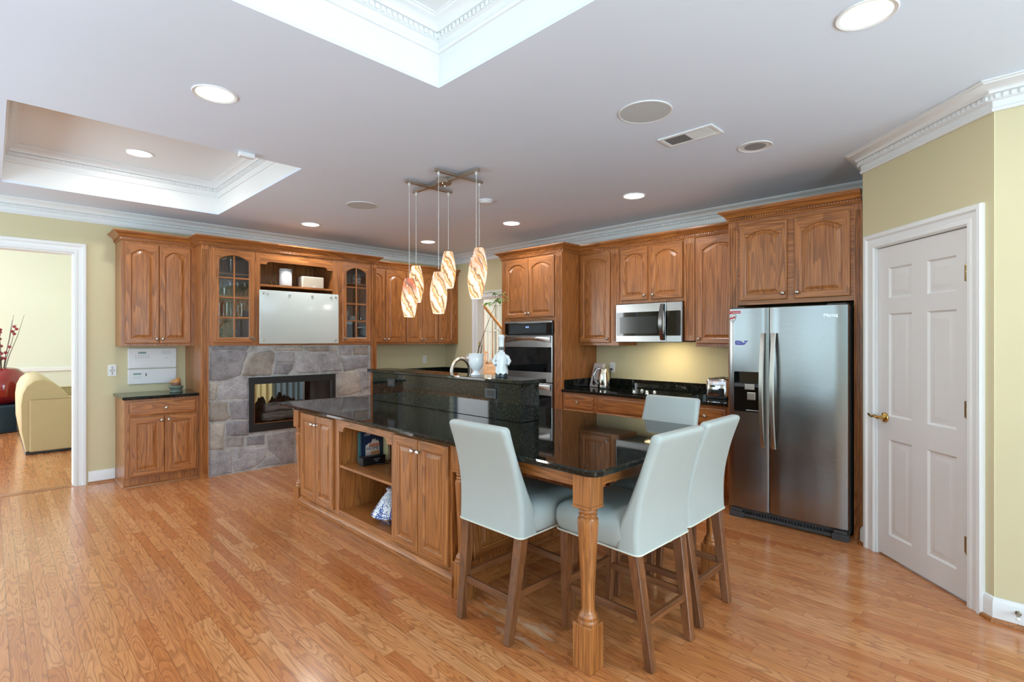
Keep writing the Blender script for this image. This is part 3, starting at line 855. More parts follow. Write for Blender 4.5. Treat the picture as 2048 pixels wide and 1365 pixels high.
# fieldstone hearth wall with its see-through firebox
hearth = thing('fireplace', 'grey fieldstone fireplace with a black see-through firebox', 'fireplace', (2.5, 6.3, 0))
mb = MB(F); mb.tint = (.46, .46, .45)
cells(mb, 1.586, 3.463, .0, 1.367, [FB], -.06, -.012)
STONES = [[(1.61, 1.36), (1.99, 1.36), (1.97, 1.32), (1.62, 1.32)], [(1.61, 1.31), (1.95, 1.32), (1.97, 1.28), (1.93, 1.18), (1.9, 1.05), (1.75, 1.0), (1.6, 1.01)], [(1.99, 1.25), (2.1, 1.3), (2.23, 1.31), (2.26, 1.28), (2.23, 1.14), (2.22, 1.03), (1.92, 1.04), (1.94, 1.15)], [(2.27, 1.27), (2.33, 1.29), (2.48, 1.28), (2.48, 1.17), (2.27, 1.17)], [(2.27, 1.16), (2.46, 1.16), (2.46, 1.1), (2.4, 1.03), (2.24, 1.04)], [(2.52, 1.26), (2.66, 1.29), (2.7, 1.18), (2.77, 1.04), (2.52, 1.04), (2.48, 1.09)], [(2.69, 1.25), (3.0, 1.27), (3.07, 1.05), (2.81, 1.04), (2.74, 1.16)], [(2.23, 1.35), (2.58, 1.35), (2.57, 1.31), (2.5, 1.3), (2.27, 1.31)], [(2.61, 1.35), (2.92, 1.35), (2.89, 1.29), (2.66, 1.29), (2.59, 1.32)], [(2.93, 1.34), (2.99, 1.34), (3.0, 1.28), (2.9, 1.27)], [(3.02, 1.34), (3.19, 1.35), (3.2, 1.24), (3.04, 1.24)], [(3.22, 1.35), (3.42, 1.35), (3.42, 1.24), (3.22, 1.24)], [(3.06, 1.2), (3.25, 1.22), (3.42, 1.23), (3.42, 1.08), (3.3, 1.07), (3.09, 1.04)], [(3.02, 1.03), (3.27, 1.04), (3.33, 0.78), (3.18, 0.74), (3.02, 0.74)], [(3.3, 1.05), (3.42, 1.05), (3.42, 0.8), (3.35, 0.8)], [(1.6, 1.0), (1.66, 0.99), (1.69, 0.97), (1.67, 0.89), (1.66, 0.8), (1.6, 0.8)], [(1.69, 0.91), (1.74, 0.98), (1.85, 1.02), (1.98, 1.02), (1.98, 0.79), (1.68, 0.8)], [(1.6, 0.78), (1.77, 0.77), (1.77, 0.67), (1.8, 0.61), (1.75, 0.57), (1.6, 0.58)], [(1.79, 0.77), (1.98, 0.77), (1.98, 0.56), (1.81, 0.58), (1.8, 0.65)], [(1.6, 0.56), (1.74, 0.55), (1.73, 0.27), (1.6, 0.29)], [(1.76, 0.55), (1.98, 0.55), (1.98, 0.39), (1.76, 0.41)], [(1.77, 0.39), (1.93, 0.37), (1.93, 0.28), (1.76, 0.29)], [(1.96, 0.375), (2.15, 0.37), (2.15, 0.26), (1.96, 0.28)], [(1.83, 0.27), (2.17, 0.23), (2.16, 0.12), (2.04, 0.03), (1.84, 0.02)], [(1.6, 0.27), (1.81, 0.24), (1.82, 0.01), (1.6, 0.01)], [(2.18, 0.36), (2.48, 0.38), (2.48, 0.01), (2.35, 0.01), (2.27, 0.12), (2.19, 0.2)], [(2.18, 0.13), (2.27, 0.1), (2.33, 0.02), (2.06, 0.02)], [(3.02, 0.72), (3.42, 0.71), (3.42, 0.43), (3.02, 0.46)], [(2.5, 0.38), (2.99, 0.38), (2.99, 0.07), (2.5, 0.03)], [(3.02, 0.43), (3.42, 0.4), (3.42, 0.02), (3.02, 0.06)]]
pal = [(160, 158, 161), (146, 144, 148), (168, 164, 162), (176, 169, 160), (138, 136, 141), (152, 144, 136), (170, 168, 171), (156, 152, 152)]
rs = random.Random(3)
for st in STONES:
    cx = sum(p[0] for p in st)/len(st); cz = sum(p[1] for p in st)/len(st)
    # densify and roughen the outline
    pl = []
    for p, q in zip(st, st[1:]+st[:1]):
        k = max(2, int(math.hypot(q[0]-p[0], q[1]-p[1])/.04))
        for i in range(k):
            t = i/k; j = .0 if i == 0 else .005
            pl.append((p[0]+(q[0]-p[0])*t+rs.uniform(-j, j), p[1]+(q[1]-p[1])*t+rs.uniform(-j, j)))
    mb.tint = lin(rs.choice(pal)); hgt = rs.uniform(.004, .012)
    def sh(i, w):
        o = []
        for x, z in pl:
            d = math.hypot(x-cx, z-cz); f = max(.3, 1-i/max(d, .01)); o.append((cx+(x-cx)*f, w, cz+(z-cz)*f))
        return o
    mb.loft([sh(0, -.014), sh(.003, -.012+hgt*.6), sh(.010, -.012+hgt), sh(.03, -.012+hgt+.002)], caps=True)
mb.build('stone_facing', STONE, hearth, 50)
a, b, c, d = FB
mb = MB(F)
mb.box(a, -.03, c, a+.05, .012, d); mb.box(b-.05, -.03, c, b, .012, d); mb.box(a+.05, -.03, d-.075, b-.05, .012, d); mb.box(a+.05, -.03, c, b-.05, .012, c+.085)
mb.build('firebox_frame', BLACKM, hearth)
mb = MB(F); mb.box(a+.05, -.002, c+.085, b-.05, .004, c+.093); mb.box(a+.05, -.002, c+.085, a+.056, .004, d-.075); mb.build('frame_trim', CHROME, hearth)
mb = MB(F); mb.box(a, -.80, c+.02, b, -.03, c+.06); mb.box(a-.02, -.80, c, a+.01, -.03, d); mb.box(b-.01, -.80, c, b+.02, -.03, d); mb.box(a, -.80, d-.06, b, -.03, d+.02); mb.build('firebox_lining', DARKIN, hearth)
mb = MB(F); mb.box(a+.01, -.79, c+.06, a+.06, -.74, d-.06); mb.box(b-.06, -.79, c+.06, b-.01, -.74, d-.06); mb.box(a+.01, -.79, d-.12, b-.01, -.74, d-.06); mb.build('rear_frame', BLACKM, hearth)
mb = MB(F); mb.box(a+.05, -.018, c+.09, b-.05, -.014, d-.075); mb.build('glass_pane', glass('firebox_glass', (.95, .96, .96), 1.45, .0), hearth)
LOGM = oak('charred_log_bark', 0, (190, 182, 172), (150, 142, 134), (80, 74, 70), rings=8, rough=.9)
lg = thing('log_set', 'grey ceramic gas logs stacked on a black ember bed inside the firebox', 'log set', (2.47, 6.45, c+.06))
def log(p, q, r, sd):
    rr = random.Random(sd); P = Vector(p); Q = Vector(q); K = 9; pts = []; rad = []
    for i in range(K):
        t = i/(K-1); pts.append(tuple(P.lerp(Q, t)+Vector((rr.uniform(-.006, .006), rr.uniform(-.006, .006), rr.uniform(-.006, .006))))); rad.append(r*rr.uniform(.88, 1.1)*(0.8 if i in (0, K-1) else 1))
    m = MB(); m.tube(pts, rad, 10); m.build('log', LOGM, lg, 60)
log((2.20, 6.24, c+.12), (2.72, 6.27, c+.13), .055, 1); log((2.25, 6.36, c+.13), (2.80, 6.33, c+.135), .055, 2)
log((2.24, 6.29, c+.225), (2.74, 6.31, c+.225), .055, 3)
mb = MB(); rr = random.Random(9)
for i in range(70):
    x = rr.uniform(2.10, 2.86); y = rr.uniform(6.48, 6.66); h = max(.03, .19 + .12*math.sin((x-2.06)*3.8) - abs(x-2.48)*.28) * rr.uniform(.6, 1.05); r = rr.uniform(.03, .055)
    mb.lathe([(r*.7, 0), (r, h*.4), (r*.8, h*.8), (r*.3, h)], x, y, c+.06, 6)
mb.build('ember_bed', BLACKM, lg, 0)

# ================================================================== WALL CABINETS RIGHT OF THE HEARTH
specs = [('oak wall cabinet with two arched doors next to the right fluted hearth post', 3.54, 4.157, [(3.548, 3.823, 3.795), (3.829, 4.147, 3.857)]),
         ('oak wall cabinet with two arched doors, middle unit above the sink-side counter', 4.159, 4.724, [(4.167, 4.434, 4.408), (4.440, 4.716, 4.466)]),
         ('narrow one-door oak wall cabinet in the corner above the black counter', 4.726, 5.106, [(4.736, 5.012, 4.764)])]
for lab, a, b, ds in specs:
    t = thing('wall_cabinet', lab, 'cabinet', ((a+b)/2, 6.62, 1.367), 'wall cabinets right of the hearth')
    mb = MB(Y); mb.box(a, 0, 1.367, b, .33, 2.41, .001); mb.build('carcass', OZ, t)
    for p, q, k in ds:
        dd = door_front(t, Y, p, q, 1.392, 2.388, .33, OX, arch=.055, top=.062); knob(dd, Y, k, 1.438, .35)
    oak_crown(t, [(a, 6.29), (b, 6.29)], -1, OX)
t = thing('base_cabinet', 'oak base cabinets with plain doors under the corner counter behind the raised bar', 'cabinet', (4.3, 6.62, 0))
mb = MB(Y); mb.box(3.54, .002, .1, 5.10, .60, .853); mb.box(3.54, .002, 0, 5.10, .54, .1); mb.build('carcass', OZ, t)
for k in range(4):
    p = 3.58+k*.375; dd = door_front(t, Y, p, p+.36, .12, .83, .60, OX); knob(dd, Y, p+(.33 if k % 2 == 0 else .03), .78, .62)
mb = MB(Y); mb.box(3.537, .001, .855, 5.109, .635, .885, .006)
solo(mb, 'countertop', GRANITE, 'black granite corner countertop along the wall behind the raised bar', 'countertop', origin=(4.3, 6.3, .855))
mb = MB(Y); mb.box(3.537, .0005, .886, 5.109, .02, 1.0, .003); mb.T = FE(5.11); mb.box(6.0, .0005, .886, 6.598, .02, 1.0, .003)
solo(mb, 'backsplash', GRANITE, 'low black granite backsplash in the corner behind the raised bar', 'backsplash', origin=(4.3, 6.61, .886))

# ================================================================== EAST WALL: OVEN TOWER
E = FE(5.11)
ot = thing('oven_cabinet', 'tall oak oven cabinet with two arched doors above the built-in ovens', 'cabinet', (4.8, 4.17, 0))
mb = MB(E); mb.box(3.684, .001, 0, 3.704, .61, 2.41); mb.box(4.638, .001, 0, 4.658, .61, 2.41); mb.box(3.704, .001, 1.655, 4.638, .61, 2.41); mb.box(3.704, .001, 0, 4.638, .61, .36); mb.build('carcass', OZ, ot)
mb = MB(E); frame_face(mb, 3.684, 4.658, 0, 2.412, .61, .63, [(3.811, 4.584, .38, 1.650)]); mb.build('face_frame', [OZ, OY], ot)
mb = MB(E); fluted(mb, 3.686, 3.782, .63, .642, 0, 2.412, 4, .012, .05); mb.build('fluted_post', OZ, ot, 25)
for p, q, k in ((4.199, 4.578, 4.222), (3.800, 4.193, 4.168)):
    dd = door_front(ot, E, p, q, 1.690, 2.385, .63, OY, arch=.055, top=.062); knob(dd, E, k, 1.738, .65)
dd = drawer_front(ot, E, 3.80, 4.59, .12, .35, .63, OY); knob(dd, E, 4.2, .24, .65)
oak_crown(ot, [(5.11, 4.658), (4.478, 4.658), (4.478, 3.684), (5.11, 3.684)], -1, OY)

ov = thing('wall_oven', 'stainless double wall oven with black glass doors and a lit control panel', 'oven', (4.6, 4.2, .40))
mb = MB(E); mb.box(3.815, .05, .385, 4.580, .628, 1.645); mb.build('body', BLACKM, ov)
mb = MB(E); mb.box(3.815, .630, 1.495, 4.580, .655, 1.622, .003); mb.build('control_panel', BLACKG, ov)
mb = MB(E); mb.box(3.90, .655, 1.512, 4.48, .6562, 1.606); mb.build('touch_area', plain('dark_touch_glass', (38, 44, 50), .1), ov)
mb = MB(E); mb.box(3.815, .630, 1.624, 4.580, .668, 1.648, .004); mb.build('top_trim', STEEL, ov)
for j, (z0, z1) in enumerate(((.945, 1.480), (.395, .932))):
    mb = MB(E); mb.box(3.815, .630, z0, 4.580, .660, z1, .004); dr = mb.build('door', STEEL, ov)
    hgt = z1-z0
    mb = MB(E); mb.box(3.825, .6605, z0+.115, 4.570, .6635, z1-.135, .001); mb.build('window', BLACKG, dr)
    # bowed handle band with a curved lower edge
    mb = MB(E); loops = []
    for i in range(17):
        s = i/16; u = 3.835+s*.725; bow = math.sin(PI*s); lowz = z1-.030-.042*(1-bow)-.010*bow
        o_ = .012+.030*bow
        loops.append([(u, .660, z1-.008), (u, .660+o_, z1-.012), (u, .660+o_+.004, z1-.035), (u, .660+o_*.7, lowz-.012), (u, .660, lowz-.014)])
    mb.loft(loops); mb.build('handle', STEEL, dr, 40)
CLK = plain('blue_clock_digits', (150, 180, 255), .5, emit=2.5)
text('6:14', .028, (5.11-.6568, 4.20, 1.578), (0, -1, 0), (0, 0, 1), CLK, ov, 'clock')
PRN = plain('grey_printing', (120, 128, 134), .5)
for r_ in range(3): text('. . . : : : . . . . . .' if r_ else '- - -   - - -', .017, (5.11-.6568, 4.20, 1.556-r_*.014), (0, -1, 0), (0, 0, 1), PRN, ov, 'key_marks')

# ================================================================== EAST WALL: UPPERS, MICROWAVE
t = thing('wall_cabinet', 'one-door oak wall cabinet left of the microwave', 'cabinet', (5.0, 3.4, 1.367))
mb = MB(E); mb.box(3.136, .001, 1.367, 3.680, .34, 2.41, .001); mb.build('carcass', OZ, t)
dd = door_front(t, E, 3.252, 3.655, 1.396, 2.392, .34, OY, arch=.055, top=.062); knob(dd, E, 3.278, 1.44, .36)
mb = MB(E); fluted(mb, 3.142, 3.236, .34, .35, 1.367, 2.41, 4, .012, .05); mb.build('fluted_strip', OZ, t, 25)
oak_crown(t, [(4.77, 3.684), (4.77, 3.136)], -1, OY)
t = thing('wall_cabinet', 'short two-door oak wall cabinet directly above the microwave', 'cabinet', (5.0, 2.76, 1.81))
mb = MB(E); mb.box(2.402, .001, 1.812, 3.134, .34, 2.41, .001); mb.build('carcass', OZ, t)
for p, q, k in ((2.794, 3.116, 2.822), (2.410, 2.752, 2.724)):
    dd = door_front(t, E, p, q, 1.842, 2.392, .34, OY, arch=.05, top=.062); knob(dd, E, k, 1.888, .36)
oak_crown(t, [(4.77, 3.136), (4.77, 2.402)], -1, OY)
t = thing('wall_cabinet', 'tall one-door oak wall cabinet between the microwave and the refrigerator', 'cabinet', (5.0, 2.1, 1.363))
mb = MB(E); mb.box(1.812, .001, 1.363, 2.282, .34, 2.41, .001); mb.box(2.282, .001, 1.42, 2.40, .34, 2.41, .001); mb.build('carcass', OZ, t)
dd = door_front(t, E, 1.845, 2.262, 1.392, 2.392, .34, OY, arch=.055, top=.062); knob(dd, E, 2.236, 1.438, .36)
mb = MB(E); fluted(mb, 2.290, 2.392, .34, .35, 1.42, 2.41, 4, .012, .05); mb.build('fluted_strip', OZ, t, 25)
oak_crown(t, [(4.77, 2.402), (4.77, 1.812)], -1, OY)

mw = thing('microwave', 'stainless over-the-range microwave with black glass door', 'microwave', (4.9, 2.76, 1.403))
mb = MB(E); mb.box(2.404, .002, 1.408, 3.130, .36, 1.808); mb.build('body', BLACKP, mw)
mb = MB(E); mb.box(2.567, .361, 1.404, 3.149, .395, 1.806, .006); dr = mb.build('door', STEEL, mw)
mb = MB(E); mb.prism(rrect(2.600, 1.470, 3.137, 1.716, .012, 3), .3955, .398, 'w'); mb.build('window', BLACKG, dr)
mb = MB(E); mb.box(2.660, .3982, 1.495, 3.095, .3986, 1.668); mb.build('mesh_screen', plain('dark_window_mesh', (34, 38, 40), .12), dr)
mb = MB(E); mb.box(2.395, .361, 1.404, 2.565, .395, 1.806, .006); pn = mb.build('control_panel', STEEL, mw)
mb = MB(E); mb.prism(rrect(2.408, 1.470, 2.562, 1.716, .010, 3), .3955, .398, 'w'); mb.build('touch_area', BLACKG, pn)
mb = MB(E); loops = []
for i in range(13):
    s = i/12; z = 1.425+s*.362; o_ = .008+.045*math.sin(PI*s)
    loops.append([(2.575, .395+o_, z), (2.575, .395+o_+.010, z), (2.615, .395+o_+.010, z), (2.615, .395+o_, z)])
mb.loft(loops); mb.build('handle', STEEL, dr, 40)
mb = MB(E); mb.lathe([(.006, 0), (.006, .001)], 3.128, .395, 1.432, 10, 'w'); mb.build('badge', CHARCOAL, dr)

mb = MB(E); mb.box(2.65, .20, 1.404, 2.87, .28, 1.409); mb.build('cooktop_lamp_lens', plain('lit_cooktop_lens', (255, 226, 170), .5, emit=6.0), mw)
area('cooktop_lamp', (4.84, 2.66, 1.398), (.22, 0, -1), .10, .60, 6.5, (1.0, .80, .48), 'RECTANGLE', mw)

# ================================================================== REFRIGERATOR AND ITS CABINET
rc = thing('refrigerator_cabinet', 'deep oak cabinet with two arched doors and fluted side panels around the refrigerator', 'cabinet', (4.75, 1.33, 0))
mb = MB(E); mb.box(1.734, .001, 0, 1.809, .70, 2.41); mb.box(.858, .001, 0, .908, .70, 2.41); mb.box(.908, .001, 1.735, 1.734, .70, 2.41); mb.build('carcass', OZ, rc)
mb = MB(E); frame_face(mb, .908, 1.734, 1.715, 2.412, .70, .722, []); mb.build('face_frame', [OZ, OY], rc)
for a, b in ((1.734, 1.809), (.858, .908)):
    mb = MB(E); fluted(mb, a, b, .70, .727, 0, 2.412, 3, .008, .05); mb.build('fluted_post', OZ, rc, 25)
for p, q, k in ((1.352, 1.713, 1.376), (.930, 1.298, 1.272)):
    dd = door_front(rc, E, p, q, 1.748, 2.372, .722, OY, arch=.05, top=.062); knob(dd, E, k, 1.795, .742)
oak_crown(rc, [(5.11, 1.809), (4.383, 1.809), (4.383, .860)], -1, OY)

fr = thing('refrigerator', 'stainless side-by-side refrigerator with a black water dispenser', 'refrigerator', (4.65, 1.33, 0))
mb = MB(); mb.box(4.315, .925, .03, 5.05, 1.725, 1.675, .004); mb.build('body', CHARCOAL, fr)
def fridge_door(y0, y1):
    m = MB(); loops = []
    for z, ins in ((.085, .004), (.089, 0), (1.678, 0), (1.682, .004)):
        pl = [(4.305, y0+ins), (4.305, y1-ins)]
        for i in range(13):
            s = i/12; y = y1-ins-(y1-y0-2*ins)*s; e = min(s, 1-s)
            x = 4.248 - .004*math.sin(PI*s) + (.008*(1-min(1, e/.06))**2)
            pl.append((x+ins, y))
        loops.append([(x, y, z) for x, y in pl])
    m.loft(loops); return m
FSTEEL = STEELV
dl = fridge_door(1.442, 1.750).build('freezer_door', FSTEEL, fr, 40)
dr_ = fridge_door(.918, 1.436).build('refrigerator_door', FSTEEL, fr, 40)
for par, y in ((dl, 1.478), (dr_, 1.400)):
    m = MB(); loops = []
    for i in range(19):
        s = i/18; z = .593+s*.888; o_ = .012+.050*math.sin(PI*s)**.8
        x = 4.246-o_
        loops.append([(x, y-.016, z), (x-.016, y-.012, z), (x-.016, y+.012, z), (x, y+.016, z)])
    m.loft(loops); m.build('handle', NICKEL, par, 40)
mb = MB(lambda u, w, z: (4.2436-w, u, z))
mb.prism(rrect(1.500, .858, 1.706, 1.176, .012, 3), -.012, .0006, 'w'); dp = mb.build('water_dispenser', BLACKG, dl)
mb = MB(lambda u, w, z: (4.2436-w, u, z)); mb.box(1.502, .0006, 1.055, 1.702, .004, 1.082, .001); mb.box(1.545, .0006, 1.035, 1.620, .010, 1.078, .002, 1); mb.box(1.535, .0006, .955, 1.600, .018, 1.015, .004, 1)
mb.build('lever', [CHARCOAL, NICKEL], dp)
mb = MB(lambda u, w, z: (4.2436-w, u, z)); mb.box(1.510, .0006, .868, 1.610, .010, .876, .002); mb.build('drip_tray', GREYP, dp)
mb = MB(); mb.box(4.285, .925, .055, 4.31, 1.73, .08); mb.box(4.275, .93, .012, 4.30, 1.725, .035); rsb = random.Random(4)
for k in range(24): mb.box(4.292, 1.08+k*.0215, .034, 4.312, 1.092+k*.0215, .056)
for y0, y1 in ((.915, 1.02), (1.64, 1.75)): mb.box(4.255, y0, .0, 4.31, y1, .045, .004); mb.box(4.258, y0+.01, .048, 4.31, y1-.01, .075, .003)
mb.build('toe_grille', CHARCOAL, fr)
for y0, y1 in ((.93, 1.05), (1.63, 1.74)):
    mb = MB(); mb.box(4.26, y0, 1.676, 4.36, y1, 1.692, .004); mb.build('hinge_cover', CHARCOAL, fr)
text('Maytag', .032, (4.2451, 1.022, 1.607), (0, -1, 0), (0, 0, 1), CHROME, dr_, 'lettering')

mb = MB(lambda u, w, z: (4.2444-w, -u, z)); mb.tint = lin((186, 30, 48)); mb.box(-1.744, 0, 1.640, -1.655, .0012, 1.662)
mb.tint = lin((235, 232, 228)); mb.box(-1.743, .0012, 1.652, -1.722, .0016, 1.655)
mg = solo(mb, 'fridge_magnet', TINTED, 'small red strip magnet with white lettering at the top of the freezer door', 'magnet', origin=(4.2444, 1.70, 1.65))
text('Standard', .017, (4.2444-.0014, 1.688, 1.651), (0, -1, 0), (0, 0, 1), WHITEP, mg)
def shieldp(u, z, k):
    pl = [(u-.027*k, z+.031*k), (u+.027*k, z+.031*k)]
    for i in range(1, 9): s = i/8; pl.append((u+.027*k*(1-s**2.2), z+.031*k-.066*k*s**.8-.0*s))
    for i in range(7, 0, -1): s = i/8; pl.append((u-.027*k*(1-s**2.2), z+.031*k-.066*k*s**.8))
    return pl
mb = MB(lambda u, w, z: (4.2444-w, -u, z))
mb.tint = lin((120, 112, 112)); mb.prism(shieldp(-1.718, 1.602, 1), 0, .001, 'w')
mb.tint = lin((238, 234, 232)); mb.prism(shieldp(-1.718, 1.602, .88), .001, .0013, 'w')
mb.tint = lin((176, 34, 50)); mb.prism([(-1.741, 1.606), (-1.696, 1.616), (-1.698, 1.604), (-1.738, 1.594)], .0013, .0016, 'w')
mb.tint = (.02, .02, .02); mb.prism([(-1.738, 1.612), (-1.724, 1.624), (-1.722, 1.619), (-1.734, 1.609)], .0016, .0019, 'w'); mb.prism([(-1.715, 1.613), (-1.702, 1.624), (-1.700, 1.619), (-1.712, 1.610)], .0016, .0019, 'w')
mb.lathe([(.0045, .0013), (.0045, .0018)], -1.719, 0, 1.586, 8, 'w')
solo(mb, 'fridge_magnet', TINTED, 'shield-shaped crest magnet in white, red and black on the freezer door', 'magnet', origin=(4.2444, 1.718, 1.60))
whale = [(-.052, -.018), (-.056, .002), (-.052, .018), (-.030, .021), (-.008, .016), (.012, .000), (.022, -.003), (.028, .006), (.018, .016), (.022, .020), (.036, .017), (.052, .021), (.056, .018), (.046, .009), (.037, .002), (.034, -.010), (.022, -.018), (.0, -.021), (-.030, -.021)]
wc_ = (-1.647, 1.406)
mb = MB(lambda u, w, z: (4.2436-w, -u, z))
mb.tint = lin((236, 240, 246)); mb.prism([(wc_[0]+x*.98+(.004 if x > 0 else -.004), wc_[1]+z*1.0+(.004 if z > 0 else -.004)) for x, z in whale], 0, .0008, 'w')
mb.tint = lin((86, 96, 168)); mb.prism([(wc_[0]+x*.95, wc_[1]+z*.92) for x, z in whale], .0008, .0012, 'w')
mb.tint = lin((200, 208, 236))
for i in range(14):
    a = random.Random(i).uniform(-.046, .006); b = random.Random(i+50).uniform(-.012, .012); mb.box(wc_[0]+a, .0012, wc_[1]+b, wc_[0]+a+.004, .0014, wc_[1]+b+.003)
solo(mb, 'fridge_magnet', TINTED, 'blue whale sticker with a white edge on the freezer door', 'sticker', origin=(4.2436, 1.647, 1.406))

# ================================================================== EAST WALL: BASE RUN, COOKTOP
t = thing('base_cabinet', 'oak base cabinets with a row of drawers under the cooktop counter', 'cabinet', (4.8, 2.75, 0))
mb = MB(E); mb.box(1.815, .001, .1, 3.680, .61, .853); mb.box(1.815, .001, 0, 3.680, .54, .1); mb.build('carcass', OZ, t)
mb = MB(E); frame_face(mb, 1.815, 3.680, .1, .853, .61, .63, []); mb.build('face_frame', [OZ, OY], t)
for p, q, kb in ((3.262, 3.662, True), (2.270, 3.212, False), (1.870, 2.222, True)):
    dd = drawer_front(t, E, p, q, .684, .828, .63, OY)
    if kb: knob(dd, E, (p+q)/2, .756, .65)
for p, q, k in ((3.464, 3.662, 3.49), (3.262, 3.458, 3.43), (2.745, 3.212, 2.78), (2.270, 2.739, 2.70), (1.870, 2.222, 2.19)):
    dd = door_front(t, E, p, q, .115, .672, .63, OY); knob(dd, E, k, .63, .65)
mb = MB(E); mb.box(1.812, .001, .855, 3.682, .665, .885, .006)
solo(mb, 'countertop', GRANITE, 'black granite countertop under the microwave, between oven tower and refrigerator', 'countertop', origin=(4.8, 2.7, .855))
mb = MB(E); mb.box(1.812, .0005, .886, 3.660, .02, .985, .003); mb.box(3.662, .0005, .886, 3.682, .61, .985, .003)
solo(mb, 'backsplash', GRANITE, 'low black granite backsplash on the wall behind the cooktop', 'backsplash', origin=(5.1, 2.7, .886))
ck = thing('cooktop', 'flat black glass cooktop with chrome knobs set in the granite counter', 'cooktop', (4.78, 2.75, .885))
mb = MB(); mb.box(4.53, 2.38, .886, 5.02, 3.16, .893, .003); mb.build('glass_surface', BLACKG, ck)
for (x, y) in ((4.635, 2.873), (4.822, 2.895), (4.727, 2.781), (4.575, 2.690), (4.774, 2.720)):
    mb = MB(); mb.lathe([(.021, 0), (.021, .004), (.017, .007), (.016, .014), (.012, .017), (.001, .018)], x, y, .893, 14); mb.box(x-.016, y-.003, .906, x+.016, y+.003, .914, .002); mb.build('knob', CHROME, ck, 40)
# ================================================================== ISLAND
isl = thing('kitchen_island', 'long oak island with turned corner posts, doors and an open bookshelf niche', 'island', (2.45, 2.9, 0))
I = FE(1.82)
CB = 0.855      # underside of the island granite
mb = MB()
mb.box(1.84, 3.634, .10, 2.40, 4.30, CB); mb.box(1.84, 2.29, .10, 2.40, 2.905, CB)          # closed units
mb.box(2.38, 2.905, .10, 2.40, 3.634, CB); mb.box(1.84, 2.905, .10, 2.38, 3.634, .170)        # niche back and bottom
mb.box(1.84, 2.905, .835, 2.38, 3.634, CB); mb.box(2.40, 2.29, .10, 3.12, 4.55, CB); mb.box(2.40, 2.29, 0, 3.06, 4.55, .10)
mb.box(1.86, 2.29, 0, 2.40, 4.30, .10)
mb.build('carcass', OZ, isl)
mb = MB(I); cells(mb, 2.29, 4.30, .125, CB, [(2.312, 2.874, .15, .834), (2.915, 3.630, .172, .800), (3.70, 4.274, .15, .834)], -.02, 0, True)
pts = [(2.915, .801), (2.915, .752), (2.972, .752)]
for i in range(7): a = PI - i*(PI/2)/6; pts.append((3.010+.035*math.cos(a), .756+.036*math.sin(a)))
for i in range(7): a = PI/2 - i*(PI/2)/6; pts.append((3.535+.035*math.cos(a), .756+.036*math.sin(a)))
pts += [(3.573, .752), (3.630, .752), (3.630, .801)]
mb.prism(pts, -.02, 0, 'w', 1); mb.build('face_frame', [OZ, OY], isl, 25)
for p, q, k in ((3.990, 4.272, 4.015), (3.702, 3.984, 3.958), (2.606, 2.872, 2.632), (2.313, 2.600, 2.574)):
    dd = door_front(isl, I, p, q, .152, .832, 0, OY, stile=.055, top=.06); knob(dd, I, k, .762, .02, CHROME)
mb = MB(); mb.box(1.825, 2.906, .485, 2.378, 3.633, .503, .002); mb.build('shelf', OY, isl)
# moulded base with a dentil course
IB = [(0, 0), (.022, 0), (.022, .062), (.030, .066), (.030, .090), (.022, .094), (.026, .104), (.020, .116), (.006, .128), (0, .132)]
pth = [(1.82, 4.30), (1.82, 2.29), (3.06, 2.29)]
mb = MB(); mb.sweep(IB, pth, -1); mb.dentils(pth, -1, .020, .033, .068, .086, .0165, .5); mb.build('base_molding', OY, isl)
# panelled end under the table top
mb = MB(FN(2.29)); mb.box(1.90, 0, .13, 3.06, .008, CB); mb.build('end_panel', OZ, isl)
for a, b in ((1.96, 2.47), (2.51, 3.03)): door_front(isl, FN(2.29), a, b, .16, .83, .008, OX, stile=.06, top=.07, name='raised_panel', th=.014)
def post(cx, cy):
    m = MB(); h = .048
    m.box(cx-h, cy-h, .0, cx+h, cy+h, .198, .003); m.box(cx-h, cy-h, .712, cx+h, cy+h, CB, .002)
    m.prism([(cx-h, cy-h), (cx+h, cy-h), (cx+h, cy+h), (cx-h, cy+h)], .70, .712)
    m.lathe([(.030, .192), (.047, .198), (.0485, .206), (.045, .214), (.040, .217), (.042, .224), (.041, .232), (.034, .240), (.029, .252), (.0285, .275), (.031, .35), (.036, .45), (.041, .55), (.0455, .62),
             (.0465, .635), (.045, .650), (.036, .657), (.034, .660), (.040, .663), (.041, .669), (.036, .674), (.034, .676), (.039, .680), (.041, .687), (.039, .693), (.034, .697), (.036, .702)], cx, cy, 0, 28)
    return m.build('turned_post', OZ, isl, 35)
for p in ((1.845, 1.375), (3.085, 1.375), (1.855, 2.238), (1.850, 4.362)): post(*p)
for xa in (1.822, 3.088): mb = MB(); mb.box(xa, 1.424, .785, xa+.02, 2.19, CB); mb.build('apron', OY, isl)
mb = MB(); mb.box(1.893, 1.352, .785, 3.037, 1.372, CB); mb.build('apron', OX, isl)

def slab_outline(x0, y0, x1, y1, r):
    return rrect(x0, y0, x1, y1, r, 6)
mb = MB()
lo = []
for z, i in ((CB+.001, .006), (CB+.007, 0), (CB+.023, 0), (CB+.030, .006)):
    lo.append([(x, y, z) for x, y in rrect(1.752+i, 1.266+i, 3.165-i, 4.640-i, .065-i, 6)])
mb.loft(lo)
solo(mb, 'countertop', GRANITE, 'large polished black granite top of the kitchen island, reflecting the cabinets', 'countertop', origin=(2.45, 2.9, CB))
CT = CB+.030
bar = thing('raised_bar', 'raised black granite bar ledge standing on the island countertop', 'bar ledge', (2.54, 3.3, CT))
mb = MB(); mb.box(2.445, 2.365, CT+.001, 2.625, 4.235, 1.137, .002); mb.build('riser', GRANITE, bar)
mb = MB(); mb.box(2.408, 2.330, 1.138, 2.662, 4.268, 1.166, .005); mb.build('ledge', GRANITE, bar)
